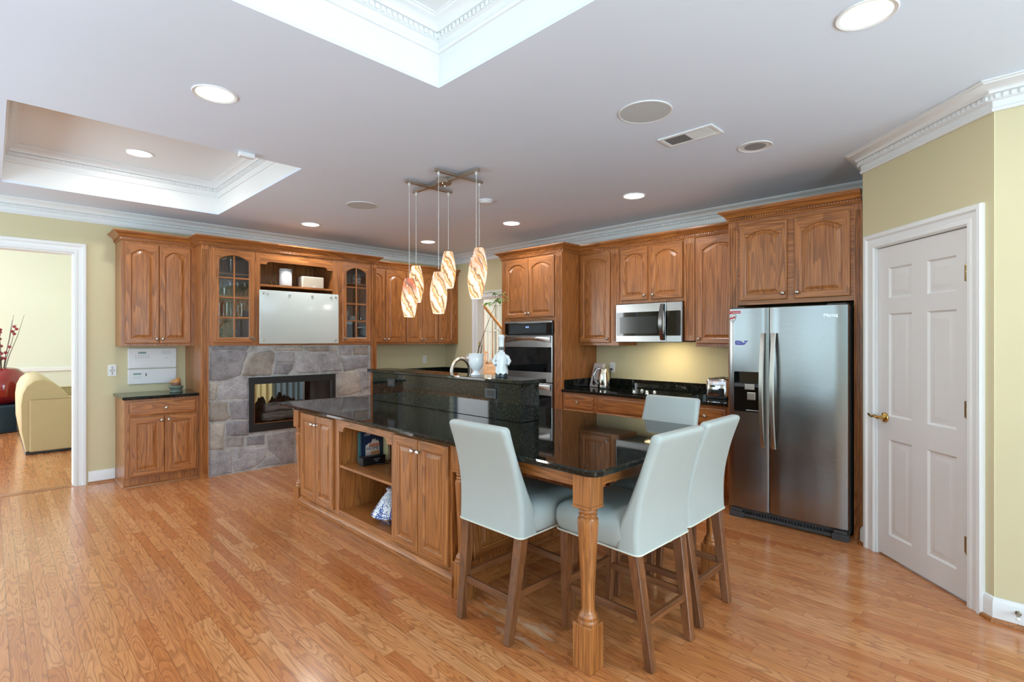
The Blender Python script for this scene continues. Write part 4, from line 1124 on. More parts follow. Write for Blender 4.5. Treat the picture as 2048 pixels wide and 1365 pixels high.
for y, n in ((3.917, 0), (2.652, 0)):
    z = 1.06
    m = MB(FE(2.445)); m.box(y-.058, 0, z-.036, y+.058, .006, z+.036, .003); o = m.build('outlet_plate', plain('black_outlet_plate', (30, 40, 46), .25), bar)
    m = MB(FE(2.445)); m.box(y-.034, .006, z-.018, y+.034, .008, z+.018, .001); m.build('socket', BLACKP, o)

# ================================================================== COUNTER STOOLS (local: seat opens to +y, rear at y = 0)
st = thing('counter_stool', 'pale grey leather counter stool on the long left side, beside the island doors', 'stool', (0, 0, 0), 'pale leather counter stools')
def sq(hw, y0, y1, r, z, k=4): return [(x, y, z) for x, y in rrect(-hw, y0, hw, y1, r, k)]
def lerp_tab(tab, z):
    for (a, va), (b, vb) in zip(tab[:-1], tab[1:]):
        if z <= b: t = (z-a)/(b-a); return va+(vb-va)*t
    return tab[-1][1]
def smooth_tab(tab, z):
    return sum(lerp_tab(tab, min(tab[-1][0], max(tab[0][0], z+d))) for d in (-.045, -.03, -.015, 0, .015, .03, .045))/7
rear = [(.495, 0.0), (.60, .006), (.72, -.006), (.85, -.038), (.95, -.072), (1.03, -.105)]
front = [(.495, .12), (.60, .115), (.68, .075), (.80, .030), (.92, -.012), (1.03, -.045)]
half = [(.495, .228), (.60, .230), (.70, .222), (.85, .212), (1.03, .205)]
mb = MB(); lo = []
zs = [.498, .52, .55, .58, .61, .64, .67, .70, .73, .76, .79, .82, .85, .88, .91, .94, .97, .99, 1.006]
for z in zs: lo.append(sq(smooth_tab(half, z), smooth_tab(rear, z), smooth_tab(front, z), .025, z, 7))
for z, i in ((1.016, .004), (1.022, .012), (1.024, .022)): ya, yb = smooth_tab(rear, 1.012)+i*.8, smooth_tab(front, 1.012)-i*.8; lo.append(sq(smooth_tab(half, 1.01)-i, ya, yb, min(.024, (yb-ya)*.48), z, 7))
mb.loft(lo); mb.build('backrest', LEATHER, st, 70)
mb = MB(); lo = []
for z, i in ((.500, .012), (.520, .002), (.555, -.006), (.590, -.004), (.612, .006), (.628, .024), (.638, .055), (.642, .10)):
    l = []
    for x, y in rrect(-.225+i, .06, .225-i, .478-i*.9, .035, 4):
        l.append((x, y, z + (.012*(1-((y-.27)/.22)**2) if z > .6 else 0)))
    lo.append(l)
mb.loft(lo); mb.build('seat', LEATHER, st, 50)
mb = MB(); out = rrect(-.229, -.002, .229, .470, .028, 4)
mb.tube([(x, y, .499+.006*max(0, y)/.47) for x, y in out], .0042, 6, closed=True)
mb.build('piping', PIPING, st, 60)
def leg(xt, yt, xb, yb, zt, s0, s1, b):
    m = MB(); lo = []
    for t in (0, 1):
        x = xb+(xt-xb)*t; y = yb+(yt-yb)*t; s = s1+(s0-s1)*t; z = .004+(zt-.004)*t; c = .004
        lo.append([(x+dx*s-ex*c, y+dy*s-ey*c, z) for dx, dy, ex, ey in ((-1, -1, 0, -1), (-1, -1, -1, 0), (1, -1, 1, 0), (1, -1, 0, -1), (1, 1, 0, 1), (1, 1, 1, 0), (-1, 1, -1, 0), (-1, 1, 0, 1))])
    m.loft(lo); o = m.build('leg', STOOLW, st, 25)
    m = MB(); m.lathe([(.012, 0), (.012, .0045)], xb, yb, 0, 10); m.build('glide', BLACKP, o)
    return o
for sx in (-1, 1):
    leg(sx*.192, .040, sx*.172, -.028, .502, .026, .020, 0); leg(sx*.196, .425, sx*.180, .440, .505, .024, .017, 1)
mb = MB(); mb.box(-.166, -.012, .178, .166, .010, .214, .003); mb.build('stretcher', STOOLH, st)
mb = MB(); mb.box(-.170, .424, .225, .170, .444, .262, .003); mb.build('stretcher', STOOLH, st)
for sx in (-1, 1):
    mb = MB(); mb.box(sx*.176-.010, .008, .196, sx*.176+.010, .425, .230, .003); mb.build('stretcher', STOOLV, st)
st.location = (1.742, 1.910, 0); st.rotation_euler = (0, 0, -PI/2)
copytree(st, (2.185, 1.190, 0), math.radians(-1), 'pale grey leather counter stool at the near island end, beside the front turned post')
copytree(st, (2.668, 1.207, 0), math.radians(1), 'pale grey leather counter stool at the near island end, closest to the refrigerator')
copytree(st, (3.382, 1.825, 0), PI/2, 'pale grey leather counter stool on the far side of the island, facing us')

# ================================================================== PENDANT LIGHT
pl = thing('pendant_light', 'brushed nickel bar pendant light with six amber swirled glass shades over the island', 'pendant light', (2.58, 3.355, H))
mb = MB(); mb.lathe([(.062, 0), (.062, -.040), (.058, -.046), (.001, -.047)], 2.58, 3.355, H, 28); mb.build('canopy', NICKEL, pl)
mb = MB(); mb.lathe([(.008, 0), (.006, -.008), (.001, -.010)], 2.55, 3.33, H-.047, 10); mb.lathe([(.008, 0), (.006, -.008), (.001, -.010)], 2.61, 3.38, H-.047, 10); mb.build('canopy_nut', CHROME, pl)
for (x0, y0, x1, y1) in ((2.577, 2.925, 2.577, 3.775), (2.345, 3.548, 2.812, 3.548), (2.345, 3.157, 2.815, 3.157)):
    mb = MB(); w = .013
    if x0 == x1: mb.box(x0-w, y0, 2.692, x0+w, y1, 2.716, .002)
    else: mb.box(x0, y0-w, 2.6915, x1, y0+w, 2.7155, .002)
    mb.build('bar', NICKEL, pl)
PEN = [(2.379, 3.548, 1.923, 1.0), (2.577, 3.741, 2.061, 0), (2.377, 3.157, 1.937, .35), (2.775, 3.548, 2.185, .2), (2.577, 2.957, 2.049, .5), (2.784, 3.157, 2.169, .35)]
for i, (x, y, zt, red) in enumerate(PEN):
    mb = MB(); mb.lathe([(.010, 0), (.010, -.012), (.005, -.026), (.002, -.027)], x, y, 2.692, 12); mb.lathe([(.0022, 0), (.0022, -(2.666-zt-.02))], x, y, 2.666, 8)
    cord = mb.build('cord', plain('silver_cord', (210, 208, 204), .4), pl)
    mb = MB(); mb.T = lambda u, w, z: (u, w, z)
    prof = [(.036, .31), (.044, .285), (.054, .24), (.062, .19), (.065, .15), (.063, .11), (.057, .065), (.048, .025), (.041, 0), (.039, .001), (.046, .03), (.056, .08), (.061, .14), (.060, .19), (.050, .25), (.036, .30), (.010, .306)]
    o = MB(); o.lathe(prof, x, y, zt-.31, 28, caps=False)
    o.lathe([(.010, .306), (.036, .311), (.036, .31)], x, y, zt-.31, 28, caps=False)
    sh = o.build('glass_shade', shade_mat('swirled_art_glass', red, i*.37, 1.05), pl, 60)
    of = Vector((x, y, zt-.155)) - BASE[pl.name]
    for v in sh.data.vertices: v.co -= of
    sh.location = of
    pd = bpy.data.lights.new('pendant_bulb', 'POINT'); pd.energy = 5.0; pd.color = (1, .82, .58); pd.shadow_soft_size = .03
    po = bpy.data.objects.new('bulb', pd); C.objects.link(po); po.parent = pl; po.location = Vector((x, y, zt-.27)) - BASE[pl.name]

# ================================================================== CEILING FIXTURES
def downlight(x, y, z, label, r=.108, lit=True, power=9.0):
    t = thing('recessed_downlight', label, 'ceiling light', (x, y, z), 'recessed ceiling lights')
    m = MB(); m.lathe([(r, 0), (r, -.003), (r*.97, -.006), (r*.84, -.004), (r*.80, .0), (r*.80, -.0005)], x, y, z-.0005, 32, caps=False); m.build('trim_ring', TRIMP, t, 40)
    if lit:
        m = MB(); m.lathe([(r*.82, -.0025), (r*.5, -.004), (.001, -.0045)], x, y, z-.0005, 32); m.build('lens', LENSM, t, 50)
        a = area('lamp', (x, y, z-.03), (0, 0, -1), r*1.4, 0, power, (1, .97, .94), 'DISK', t)
    else:
        m = MB(); m.lathe([(r*.82, -.0022), (r*.70, -.002), (r*.62, -.0016)], x, y, z-.0005, 32, caps=False); m.build('baffle', WHITEP, t)
        m = MB(); m.lathe([(r*.62, -.0018), (r*.3, -.0026), (.001, -.003)], x, y, z-.0005, 28, caps=False); m.build('bulb_recess', GREYP, t)
    return t
downlight(.836, 3.056, H, 'lit recessed downlight at upper left, between the two tray ceilings')
downlight(2.468, .469, H, 'lit recessed downlight at upper right, largest of the ceiling lights')
downlight(2.541, 5.748, H, 'lit recessed downlight in front of the display cabinet over the hearth')
downlight(4.097, 5.673, H, 'lit recessed downlight in the far corner above the pendant shades')
downlight(4.105, 4.113, H, 'lit recessed downlight in front of the oven cabinet')
downlight(4.103, 2.545, H, 'lit recessed downlight in front of the microwave')
downlight(.90, 5.45, 3.04, 'lit recessed downlight inside the tray ceiling at left')
downlight(3.628, 1.319, H, 'unlit recessed downlight near the pantry wall crown molding', lit=False)
for x, y, lab in ((2.636, 1.563, 'round flush ceiling speaker, the large one beside the ceiling vent'), (2.537, 4.581, 'round flush ceiling speaker between the tray ceiling and the pendant light')):
    t = thing('ceiling_speaker', lab, 'speaker', (x, y, H), 'ceiling speakers')
    m = MB(); m.lathe([(.150, 0), (.150, -.004), (.145, -.006), (.140, -.004)], x, y, H-.0003, 40, caps=False); m.build('rim', TRIMP, t, 40)
    m = MB(); m.lathe([(.142, -.0035), (.07, -.0045), (.001, -.005)], x, y, H-.0003, 40); m.build('grille', plain('speaker_grille_cloth', (196, 200, 202), .8), t, 50)
t = thing('ceiling_vent', 'white rectangular louvered air vent in the ceiling', 'vent', (3.14, 1.54, H))
m = MB(); x0, x1, y0, y1 = 3.055, 3.232, 1.362, 1.722
for a, b, c, d in ((x0, x0+.025, y0, y1), (x1-.025, x1, y0, y1), (x0+.025, x1-.025, y0, y0+.025), (x0+.025, x1-.025, y1-.025, y1), (x0+.025, x1-.025, (y0+y1)/2-.006, (y0+y1)/2+.006)): m.box(a, c, H-.009, b, d, H-.0003, .002)
m.build('frame', TRIMP, t)
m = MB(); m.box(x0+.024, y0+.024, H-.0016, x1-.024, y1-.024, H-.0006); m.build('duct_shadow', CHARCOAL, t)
m = MB()
for half_, sg in (((y0+.03, (y0+y1)/2-.008), -1), (((y0+y1)/2+.008, y1-.03), 1)):
    k = 13
    for i in range(k):
        yy = half_[0]+(half_[1]-half_[0])*(i+.5)/k
        m.add([(x0+.025, yy-.003*sg-.002, H-.008), (x1-.025, yy-.003*sg-.002, H-.008), (x1-.025, yy+.003*sg-.002, H-.002), (x0+.025, yy+.003*sg-.002, H-.002),
               (x0+.025, yy-.003*sg, H-.008), (x1-.025, yy-.003*sg, H-.008), (x1-.025, yy+.003*sg, H-.002), (x0+.025, yy+.003*sg, H-.002)], [(0, 1, 2, 3), (7, 6, 5, 4), (0, 1, 5, 4), (2, 3, 7, 6)])
m.build('louvers', TRIMP, t, 0)
m = MB(); m.lathe([(.066, 0), (.066, -.010), (.060, -.014), (.056, -.015), (.050, -.026), (.040, -.031), (.001, -.032)], 3.26, 3.603, H-.0003, 28)
solo(m, 'smoke_detector', WHITEP, 'small round white smoke detector on the ceiling behind the pendant light', 'smoke detector', origin=(3.26, 3.603, H))
m = MB(); m.T = lambda u, w, z: (1.255+u*.8+w*.6*0, 3.865+w, z); m.box(-.065, -.022, H-.034, .065, .022, H-.0003, .006)
solo(m, 'motion_sensor', WHITEP, 'small white rectangular sensor on the ceiling at the edge of the left tray', 'sensor', origin=(1.255, 3.865, H))

# ================================================================== WALL PLATES, INTERCOM
def plate(T, u, z, label, style, cat='outlet', w0=0):
    p = T(u, w0, z); t = thing('wall_outlet', label, cat, p)
    m = MB(T); m.box(u-.036, w0, z-.058, u+.036, w0+.006, z+.058, .003); m.build('cover_plate', WHITEP, t)
    if style == 'duplex':
        for dz in (-.02, .02):
            m = MB(T); m.prism(rrect(u-.017, z+dz-.014, u+.017, z+dz+.014, .008, 3), w0+.006, w0+.008, 'w'); o = m.build('socket', WHITEP, t)
            m = MB(T); m.box(u-.008, w0+.008, z+dz-.005, u-.005, w0+.0086, z+dz+.006); m.box(u+.005, w0+.008, z+dz-.005, u+.008, w0+.0086, z+dz+.006); m.build('slots', CHARCOAL, o)
    elif style == 'jacks':
        for du, dz in ((0, .014), (-.013, 0), (.013, 0), (0, -.014), (0, .034), (0, -.034)):
            m = MB(T); m.lathe([(.005, 0), (.005, .006), (.003, .007), (.001, .004)], u+du, w0+.006, z+dz, 10, 'w'); m.build('jack', PEWTER, t)
    elif style == 'switch':
        m = MB(T); m.box(u-.012, w0+.006, z-.028, u+.012, w0+.009, z+.028, .002); m.build('rocker', WHITEP, t)
    return t
plate(Y, .909-.04, 1.118, 'white jack plate between the living room doorway and the intercom panels', 'jacks', 'jack plate')
plate(Y, 4.715, 1.13, 'white duplex outlet under the wall cabinets right of the hearth', 'duplex')
plate(E, 6.06, 1.14, 'white switch plate beside the hall doorway', 'switch', 'switch')
plate(E, 3.457, 1.108, 'white duplex outlet with a black plug above the kettle', 'duplex')
def faceplate(name, label, z0, z1, cat):
    t = thing(name, label, cat, (1.212, 6.61, z0))
    m = MB(Y); m.box(.996, 0, z0, 1.428, .030, z1, .006); m.build('housing', WHITEP, t)
    return t
LCD = plain('grey_green_display', (132, 160, 156), .3)
GB = plain('pale_grey_button', (206, 210, 214), .5)
t = faceplate('intercom', 'white intercom radio panel with a speaker grille, upper of two wall panels', 1.130, 1.342, 'intercom')
m = MB(Y); m.box(1.082, .0302, 1.283, 1.152, .0315, 1.303); sc_ = m.build('display', LCD, t)
text('10:02', .014, (1.122, 6.62-.0318, 1.293), (1, 0, 0), (0, 0, 1), CHARCOAL, sc_, 'digits')
for r_ in range(2):
    for k in range(6):
        m = MB(Y); m.lathe([(.007, 0), (.006, .002), (.001, .0025)], 1.062+k*.0225, .030, 1.262-r_*.022, 10, 'w'); m.build('button', GB, t)
m = MB(Y)
for r_ in range(7):
    hw = .052*math.sqrt(1-((r_-3)/3.6)**2); m.box(1.332-hw, .0302, 1.274+r_*.0062, 1.332+hw, .0312, 1.2775+r_*.0062)
m.build('speaker_grille', GB, t)
m = MB(Y)
for k, (du, dz) in enumerate(((-.014, 0), (0, 0), (.014, 0), (0, .008), (0, -.008))): m.lathe([(.005, 0), (.004, .0015)], 1.332+du, .030, 1.236+dz, 8, 'w')
m.build('key_pad', GB, t)
m = MB(Y); m.box(1.048, .0302, 1.140, 1.376, .0335, 1.212, .002); m.build('tape_flap', WHITEP, t)
t = faceplate('intercom', 'white intercom player panel with one vertical slot, lower of the two wall panels', .965, 1.124, 'intercom')
m = MB(Y); m.box(1.040, .0302, 1.064, 1.110, .0315, 1.082); m.build('display', LCD, t)
for r_ in range(2):
    for k in range(3): m = MB(Y); m.box(1.046+k*.023, .0302, 1.040-r_*.014, 1.060+k*.023, .0318, 1.046-r_*.014, .001); m.build('button', GB, t)
m = MB(Y); m.box(1.146, .0302, 1.048, 1.155, .0312, 1.078); m.build('slot', CHARCOAL, t)
m = MB(Y); m.box(1.300, .0302, 1.020, 1.412, .0325, 1.092, .002); m.build('tape_flap', WHITEP, t)
t = thing('ceramic_jar', 'small stacked ceramic jar with a tan bird-shaped lid on the left countertop', 'jar', (1.36, 6.30, .886))
m = MB(); m.lathe([(.056, 0), (.060, .010), (.050, .022), (.052, .030), (.060, .046), (.066, .052), (.066, .062), (.050, .070)], 1.36, 6.30, .886, 24); m.build('pot', plain('grey_green_glaze', (110, 122, 112), .35, vary=.25, vscale=40), t, 40)
m = MB(); m.lathe([(.040, .070), (.044, .078), (.042, .098), (.036, .104)], 1.36, 6.30, .886, 20); m.build('collar', plain('brown_glaze', (120, 84, 68), .4, vary=.3, vscale=50), t, 40)
m = MB(); m.loft([[(1.36+math.cos(2*PI*i/14)*rx+ox_, 6.30+math.sin(2*PI*i/14)*ry, .886+z) for i in range(14)] for z, rx, ry, ox_ in ((.100, .048, .040, -.006), (.112, .046, .038, -.004), (.128, .032, .030, .006), (.142, .020, .020, .016), (.150, .006, .008, .022))]); m.tube([(1.325, 6.30, .992), (1.305, 6.298, .990), (1.298, 6.297, .984)], [.016, .010, .003], 8)
m.build('lid', plain('tan_glaze', (190, 140, 84), .4, vary=.2, vscale=30), t, 50)
# ================================================================== DISPLAY CABINET CONTENTS
t = thing('glass_board', 'frosted white glass marker board mounted over the hearth', 'marker board', (2.536, 6.0, 1.386))
m = MB(F); lo = []
for w, i in ((.034, .002), (.036, 0), (.040, 0), (.042, .003)): lo.append([(x, w, z) for x, z in rrect(2.076+i, 1.386+i, 2.997-i, 1.980-i, .008, 3)])
m.loft(lo); m.build('board', GLASSBOARD, t)
for x in (2.115, 2.958):
    for z in (1.425, 1.945): m = MB(F); m.lathe([(.008, .008), (.008, .042), (.011, .043), (.011, .048), (.006, .050), (.001, .050)], x, 0, z, 14, 'w'); m.build('standoff', NICKEL, t)
for x, z in ((2.165, 1.940), (2.405, 1.942), (2.665, 1.946), (2.895, 1.948)):
    m = MB(F); m.lathe([(.013, 0), (.013, .004), (.010, .010), (.001, .011)], x, .0425, z, 14, 'w')
    solo(m, 'board_magnet', plain('clear_grey_magnet', (186, 192, 190), .25), 'round pale grey magnet in the row along the top of the white glass board', 'magnet', 'round board magnets', origin=F(x, .0425, z))
t = thing('router', 'tall white oval router tower on the open shelf above the glass board', 'router', (2.415, 6.13, 2.046))
def oval(cx, cy, rx, ry, z, n=28): return [(cx+rx*math.cos(2*PI*i/n), cy+ry*math.sin(2*PI*i/n), z) for i in range(n)]
m = MB(); m.loft([oval(2.415, 6.13, .068, .045, 2.056), oval(2.415, 6.13, .071, .048, 2.062), oval(2.415, 6.13, .071, .048, 2.244), oval(2.415, 6.13, .066, .043, 2.250)]); m.build('body', WHITEP, t, 40)
m = MB(); m.loft([oval(2.415, 6.13, .060, .038, 2.046), oval(2.415, 6.13, .062, .040, 2.056)]); m.build('foot', GREYP, t)
m = MB()
for i in range(15, 28):
    a = 2*PI*i/28*.98; x = 2.415+.0715*math.cos(a); y = 6.13+.0485*math.sin(a); m.box(x-.003, y-.002, 2.222, x+.003, y+.002, 2.240)
m.build('vent_slots', GREYP, t); m = MB(FN(6.082)); m.lathe([(.008, -.001), (.008, .0006)], 2.43, 0, 2.10, 12, 'w'); m.build('logo', GB, t)
t = thing('speaker', 'low beige box speaker on the open shelf right of the white router tower', 'speaker', (2.72, 6.14, 2.046))
m = MB(); lo = []
for y, i in ((6.086, .006), (6.090, 0), (6.20, 0), (6.26, .03)): lo.append([(x, y, z) for x, z in rrect(2.585+i, 2.046, 2.855-i, 2.182-i, .010, 3)])
m.loft(lo); m.build('cabinet', CREAMP, t); m = MB(FN(6.086)); m.box(2.604, 0, 2.052, 2.846, .004, 2.172, .003); m.build('grille', plain('beige_grille_cloth', (190, 180, 162), .9), t)
m = MB(FN(6.086)); m.box(2.712, .004, 2.060, 2.752, .0055, 2.068, .001); m.build('badge', WHITEP, t)
t = thing('wire_stand', 'small wire stand with thin prongs at the left end of the open shelf', 'stand', (2.26, 6.12, 2.046))
m = MB()
m.tube([(2.205, 6.10, 2.049), (2.31, 6.09, 2.049)], .003, 6); m.tube([(2.215, 6.18, 2.049), (2.32, 6.17, 2.049)], .003, 6)
m.build('base', BLACKM, t)
m = MB(); m.tube([(2.25, 6.095, 2.049), (2.245, 6.11, 2.085), (2.238, 6.13, 2.115)], .0025, 6); m.tube([(2.30, 6.092, 2.049), (2.294, 6.11, 2.10), (2.286, 6.13, 2.14)], .0025, 6); m.build('prong', BRASS, t)

GLP = {'tumbler': [(.026, 0), (.028, .002), (.031, .085), (.029, .085), (.026, .006), (.001, .005)],
       'shot_glass': [(.018, 0), (.022, .055), (.020, .055), (.016, .008), (.001, .007)],
       'wine_glass': [(.032, 0), (.030, .003), (.005, .006), (.0035, .075), (.012, .082), (.034, .105), (.038, .130), (.032, .165), (.030, .165), (.036, .130), (.032, .107), (.001, .086)],
       'tall_glass': [(.026, 0), (.024, .004), (.022, .03), (.032, .165), (.030, .165), (.020, .034), (.001, .03)],
       'carafe': [(.045, 0), (.060, .02), (.062, .05), (.030, .10), (.022, .125), (.030, .145), (.028, .145), (.020, .125), (.058, .05), (.001, .01)]}
GPROTO = {}
def glassware(kind, spots, label, group):
    for (x, y, z) in spots:
        if kind not in GPROTO:
            m = MB(); m.lathe(GLP[kind], 0, 0, 0, 16, caps=False); o = m.build(kind, TUMBLER, None, 40); GPROTO[kind] = o
        else: o = GPROTO[kind].copy(); C.objects.link(o)
        o.location = (x, y, z); tag(o, label, kind.replace('_', ' ').replace('shot glass', 'glass').replace('tall glass', 'glass'), group); BASE[o.name] = Vector((x, y, z))
S0 = 1.3885
glassware('carafe', [(1.73, 6.22, S0), (1.90, 6.24, S0)], 'round clear glass carafe on the bottom shelf of the left glazed cabinet', 'glass carafes in the left glazed cabinet')
glassware('wine_glass', [(1.63, 6.16, S0), (1.64, 6.40, S0), (1.80, 6.42, S0), (1.97, 6.42, S0)], 'stemmed glass beside the carafes on the bottom shelf of the left glazed cabinet', 'stemmed glasses in the left glazed cabinet')
glassware('tall_glass', [(1.66+.075*i, 6.2+.11*j, SHZ[0]+.0005) for i in range(5) for j in range(2)], 'tall clear glass on the second shelf from below in the left glazed cabinet', 'tall glasses in the left glazed cabinet')
glassware('tumbler', [(1.64+.068*i, 6.17+.09*j, SHZ[1]+.0005) for i in range(3) for j in range(2)], 'clear tumbler on the third shelf from below, left half of the left glazed cabinet', 'tumblers in the left glazed cabinet')
glassware('wine_glass', [(1.845+.075*i, 6.2+.1*j, SHZ[1]+.0005) for i in range(3) for j in range(2)], 'stemmed glass on the third shelf from below, right half of the left glazed cabinet', 'stemmed glasses above the tall ones')
glassware('tall_glass', [(1.68, 6.18, SHZ[2]+.0005), (1.85, 6.2, SHZ[2]+.0005)], 'tall clear glass on the top shelf of the left glazed cabinet', 'tall glasses on the top left shelf')
glassware('tall_glass', [(3.09, 6.2, SHZ[0]+.0005)], 'tall clear glass at left on the second shelf from below in the right glazed cabinet', None)
glassware('shot_glass', [(3.375, 6.14, SHZ[0]+.0005)], 'little clear glass at right on the second shelf from below in the right glazed cabinet', None)
glassware('carafe', [(3.12, 6.2, S0)], 'dark clear carafe on the bottom shelf of the right glazed cabinet', None)
glassware('shot_glass', [(3.22, 6.12, S0), (3.29, 6.12, S0)], 'little glass at the front of the bottom shelf of the right glazed cabinet', 'little glasses bottom right')
# ceramics in the right glazed cabinet
m = MB(); m.tint = lin((206, 198, 196)); m.lathe([(.040, 0), (.046, .01), (.044, .06), (.058, .09), (.054, .13), (.034, .165), (.014, .18), (.012, .195), (.001, .20)], 3.19, 6.22, SHZ[0]+.0005, 20)
solo(m, 'ceramic_jar', GLAZED, 'mottled white ceramic ginger jar on the second shelf of the right glazed cabinet', 'jar', origin=(3.19, 6.22, SHZ[0]))
m = MB(); m.tint = lin((196, 186, 182)); m.lathe([(.022, 0), (.034, .02), (.036, .045), (.024, .07), (.001, .072)], 3.28, 6.17, SHZ[0]+.0005, 16)
solo(m, 'ceramic_bowl', GLAZED, 'small pale pot beside the ginger jar in the right glazed cabinet', 'pot', origin=(3.28, 6.17, SHZ[0]))
t = thing('teapot', 'dark green and red patterned teapot on the top shelf of the right glazed cabinet', 'teapot', (3.15, 6.2, SHZ[2]))
m = MB(); m.tint = lin((86, 110, 92)); m.lathe([(.040, 0), (.058, .02), (.060, .06), (.050, .085)], 3.15, 6.2, SHZ[2]+.0005, 20); m.tint = lin((150, 70, 66)); m.lathe([(.050, .085), (.046, .11), (.030, .14), (.001, .145)], 3.15, 6.2, SHZ[2]+.0005, 20); m.build('pot', GLAZED, t, 40)
m = MB(); m.tint = lin((220, 216, 208)); m.tube([(3.09, 6.2, SHZ[2]+.09), (3.06, 6.2, SHZ[2]+.08), (3.055, 6.2, SHZ[2]+.04), (3.09, 6.2, SHZ[2]+.025)], .006, 8); m.build('handle', GLAZED, t, 60)
t = thing('ceramic_bowl', 'white dark-patterned bowl with loop handle on the top shelf of the right cabinet', 'bowl', (3.34, 6.18, SHZ[2]))
m = MB(); m.tint = lin((224, 220, 218)); m.lathe([(.035, 0), (.048, .015), (.058, .055), (.052, .08), (.048, .08), (.052, .055), (.001, .02)], 3.34, 6.18, SHZ[2]+.0005, 20); m.tint = lin((90, 60, 70))
for i in range(12):
    a = i*PI/6; m.box(3.34+.055*math.cos(a)-.006, 6.18+.055*math.sin(a)-.006, SHZ[2]+.035, 3.34+.055*math.cos(a)+.006, 6.18+.055*math.sin(a)+.006, SHZ[2]+.050)
m.build('bowl', GLAZED, t, 40)
m = MB(); m.tint = lin((228, 226, 224)); m.tube([(3.34+.05*math.cos(a), 6.18, SHZ[2]+.075+.055*math.sin(a)) for a in [PI*i/8 for i in range(9)]], .006, 8); m.build('handle', GLAZED, t, 60)

# ================================================================== ISLAND NICHE: BOOKS, BLACK BOX, TAGINE
def book(name, label, x0, y0, x1, y1, z0, z1, cov, facing='-x', group=None, tilt=None):
    t = thing(name, label, 'book', ((x0+x1)/2, (y0+y1)/2, z0), group)
    m = MB(); c = lin(cov); m.tint = c
    b = .0025
    if facing == '-x':
        m.box(x0, y0, z0, x0+b, y1, z1); m.box(x1-b, y0, z0, x1, y1, z1); m.box(x0, y1-b, z0, x1, y1, z1)
        m.build('cover', TINTED, t); p = MB(); p.tint = lin((228, 220, 204)); p.box(x0+b, y0+.003, z0+.003, x1-b, y1-b, z1-.003)
    else:
        m.box(x0, y0, z0, x1, y0+b, z1); m.box(x0, y1-b, z0, x1, y1, z1); m.box(x0, y0, z0, x0+b, y1, z1)
        m.build('cover', TINTED, t); p = MB(); p.tint = lin((228, 220, 204)); p.box(x0+b, y0+b, z0+.003, x1-.003, y1-b, z1-.003)
    p.build('pages', TINTED, t)
    return t
ZS = .5035
bk = book('cookbook', 'dark blue cookbook standing face out in the island niche, HOME on its cover', 1.972, 3.565, 2.150, 3.590, ZS, ZS+.232, (26, 44, 74), 'y')
KY = 3.5648
KF = FN(KY)
m = MB(KF); m.tint = lin((222, 214, 208))
mt = [(2.000, .045), (2.000, .125), (2.018, .133), (2.030, .143), (2.040, .136), (2.050, .152), (2.062, .172), (2.072, .158), (2.080, .174), (2.090, .150), (2.100, .160), (2.116, .138), (2.120, .045)]
m.prism([(u, ZS+z) for u, z in mt], 0, .0004, 'w'); m.tint = lin((214, 130, 110)); m.box(2.030, .0004, ZS+.112, 2.117, .0006, ZS+.134); m.tint = lin((206, 150, 100)); m.box(2.045, .0004, ZS+.05, 2.118, .0006, ZS+.078)
m.tint = lin((190, 40, 52)); m.lathe([(.022, .0004), (.022, .0007)], 2.115, 0, ZS+.205, 18, 'w'); m.build('cover_art', TINTED, bk)
text('HOME', .038, (2.060, KY-.001, ZS+.098), (1, 0, 0), (0, 0, 1), BLACKP, bk)
text('BARTENDER', .019, (2.060, KY-.001, ZS+.064), (1, 0, 0), (0, 0, 1), plain('orange_print', (196, 96, 60), .5), bk)
text('175+', .026, (2.015, KY-.001, ZS+.205), (1, 0, 0), (0, 0, 1), WHITEP, bk)
text('NEW', .012, (2.115, KY-.001, ZS+.205), (1, 0, 0), (0, 0, 1), WHITEP, bk)
for lab, x0, x1, y0, h, cv in (
        ('teal book standing behind the HOME cookbook in the island niche', 1.962, 2.110, 3.596, .222, (90, 140, 140)),):
    book('book', lab, x0, y0, x1, y0+.020, ZS, ZS+h, cv, 'y')
for lab, x0, x1, y0, h, cv in (
        ('cream tall book right of the HOME cookbook in the island niche', 2.154, 2.170, 3.500, .225, (214, 200, 150)),
        ('olive tall book, second right of the HOME cookbook in the island niche', 2.172, 2.188, 3.510, .215, (120, 110, 70)),
        ('dark green book right of the olive book in the island niche', 2.190, 2.212, 3.505, .200, (40, 56, 50)),
        ('bright blue short book in the row in the island niche', 2.214, 2.234, 3.485, .165, (46, 78, 160)),
        ('dark red short book between the blue book and the spiral notebook', 2.236, 2.250, 3.488, .160, (110, 30, 40))):
    book('book', lab, x0, y0, x1, y0+.11, ZS, ZS+h, cv, '-x')
nb = book('notebook', 'white spiral-bound notebook at the right end of the books in the island niche', 2.254, 3.475, 2.270, 3.600, ZS, ZS+.155, (206, 210, 220), '-x')
m = MB()
for k in range(12): m.tube([(2.262+.008*math.cos(a), 3.476+.006*math.sin(a), ZS+.012+k*.0115) for a in [2*PI*i/8 for i in range(8)]], .0016, 5, closed=True)
m.build('spiral', WHITEP, nb, 60)
t = thing('black_box', 'low black box with small white lettering in front of the cookbook in the island niche', 'box', (2.02, 3.49, ZS))
m = MB(); m.box(1.915, 3.452, ZS, 2.105, 3.515, ZS+.062, .005); m.build('housing', BLACKP, t)
m = MB(); m.tube([(2.03, 3.451, ZS+.004), (2.05, 3.42, ZS+.004), (2.10, 3.40, ZS+.004)], .004, 6); m.build('cord', BLACKP, t)
FW = plain('faded_white_print', (170, 170, 170), .5)
text('KITCHEN', .013, (2.03, 3.4515, ZS+.040), (1, 0, 0), (0, 0, 1), FW, t)
text('PRIDE', .010, (2.03, 3.4515, ZS+.026), (1, 0, 0), (0, 0, 1), FW, t)
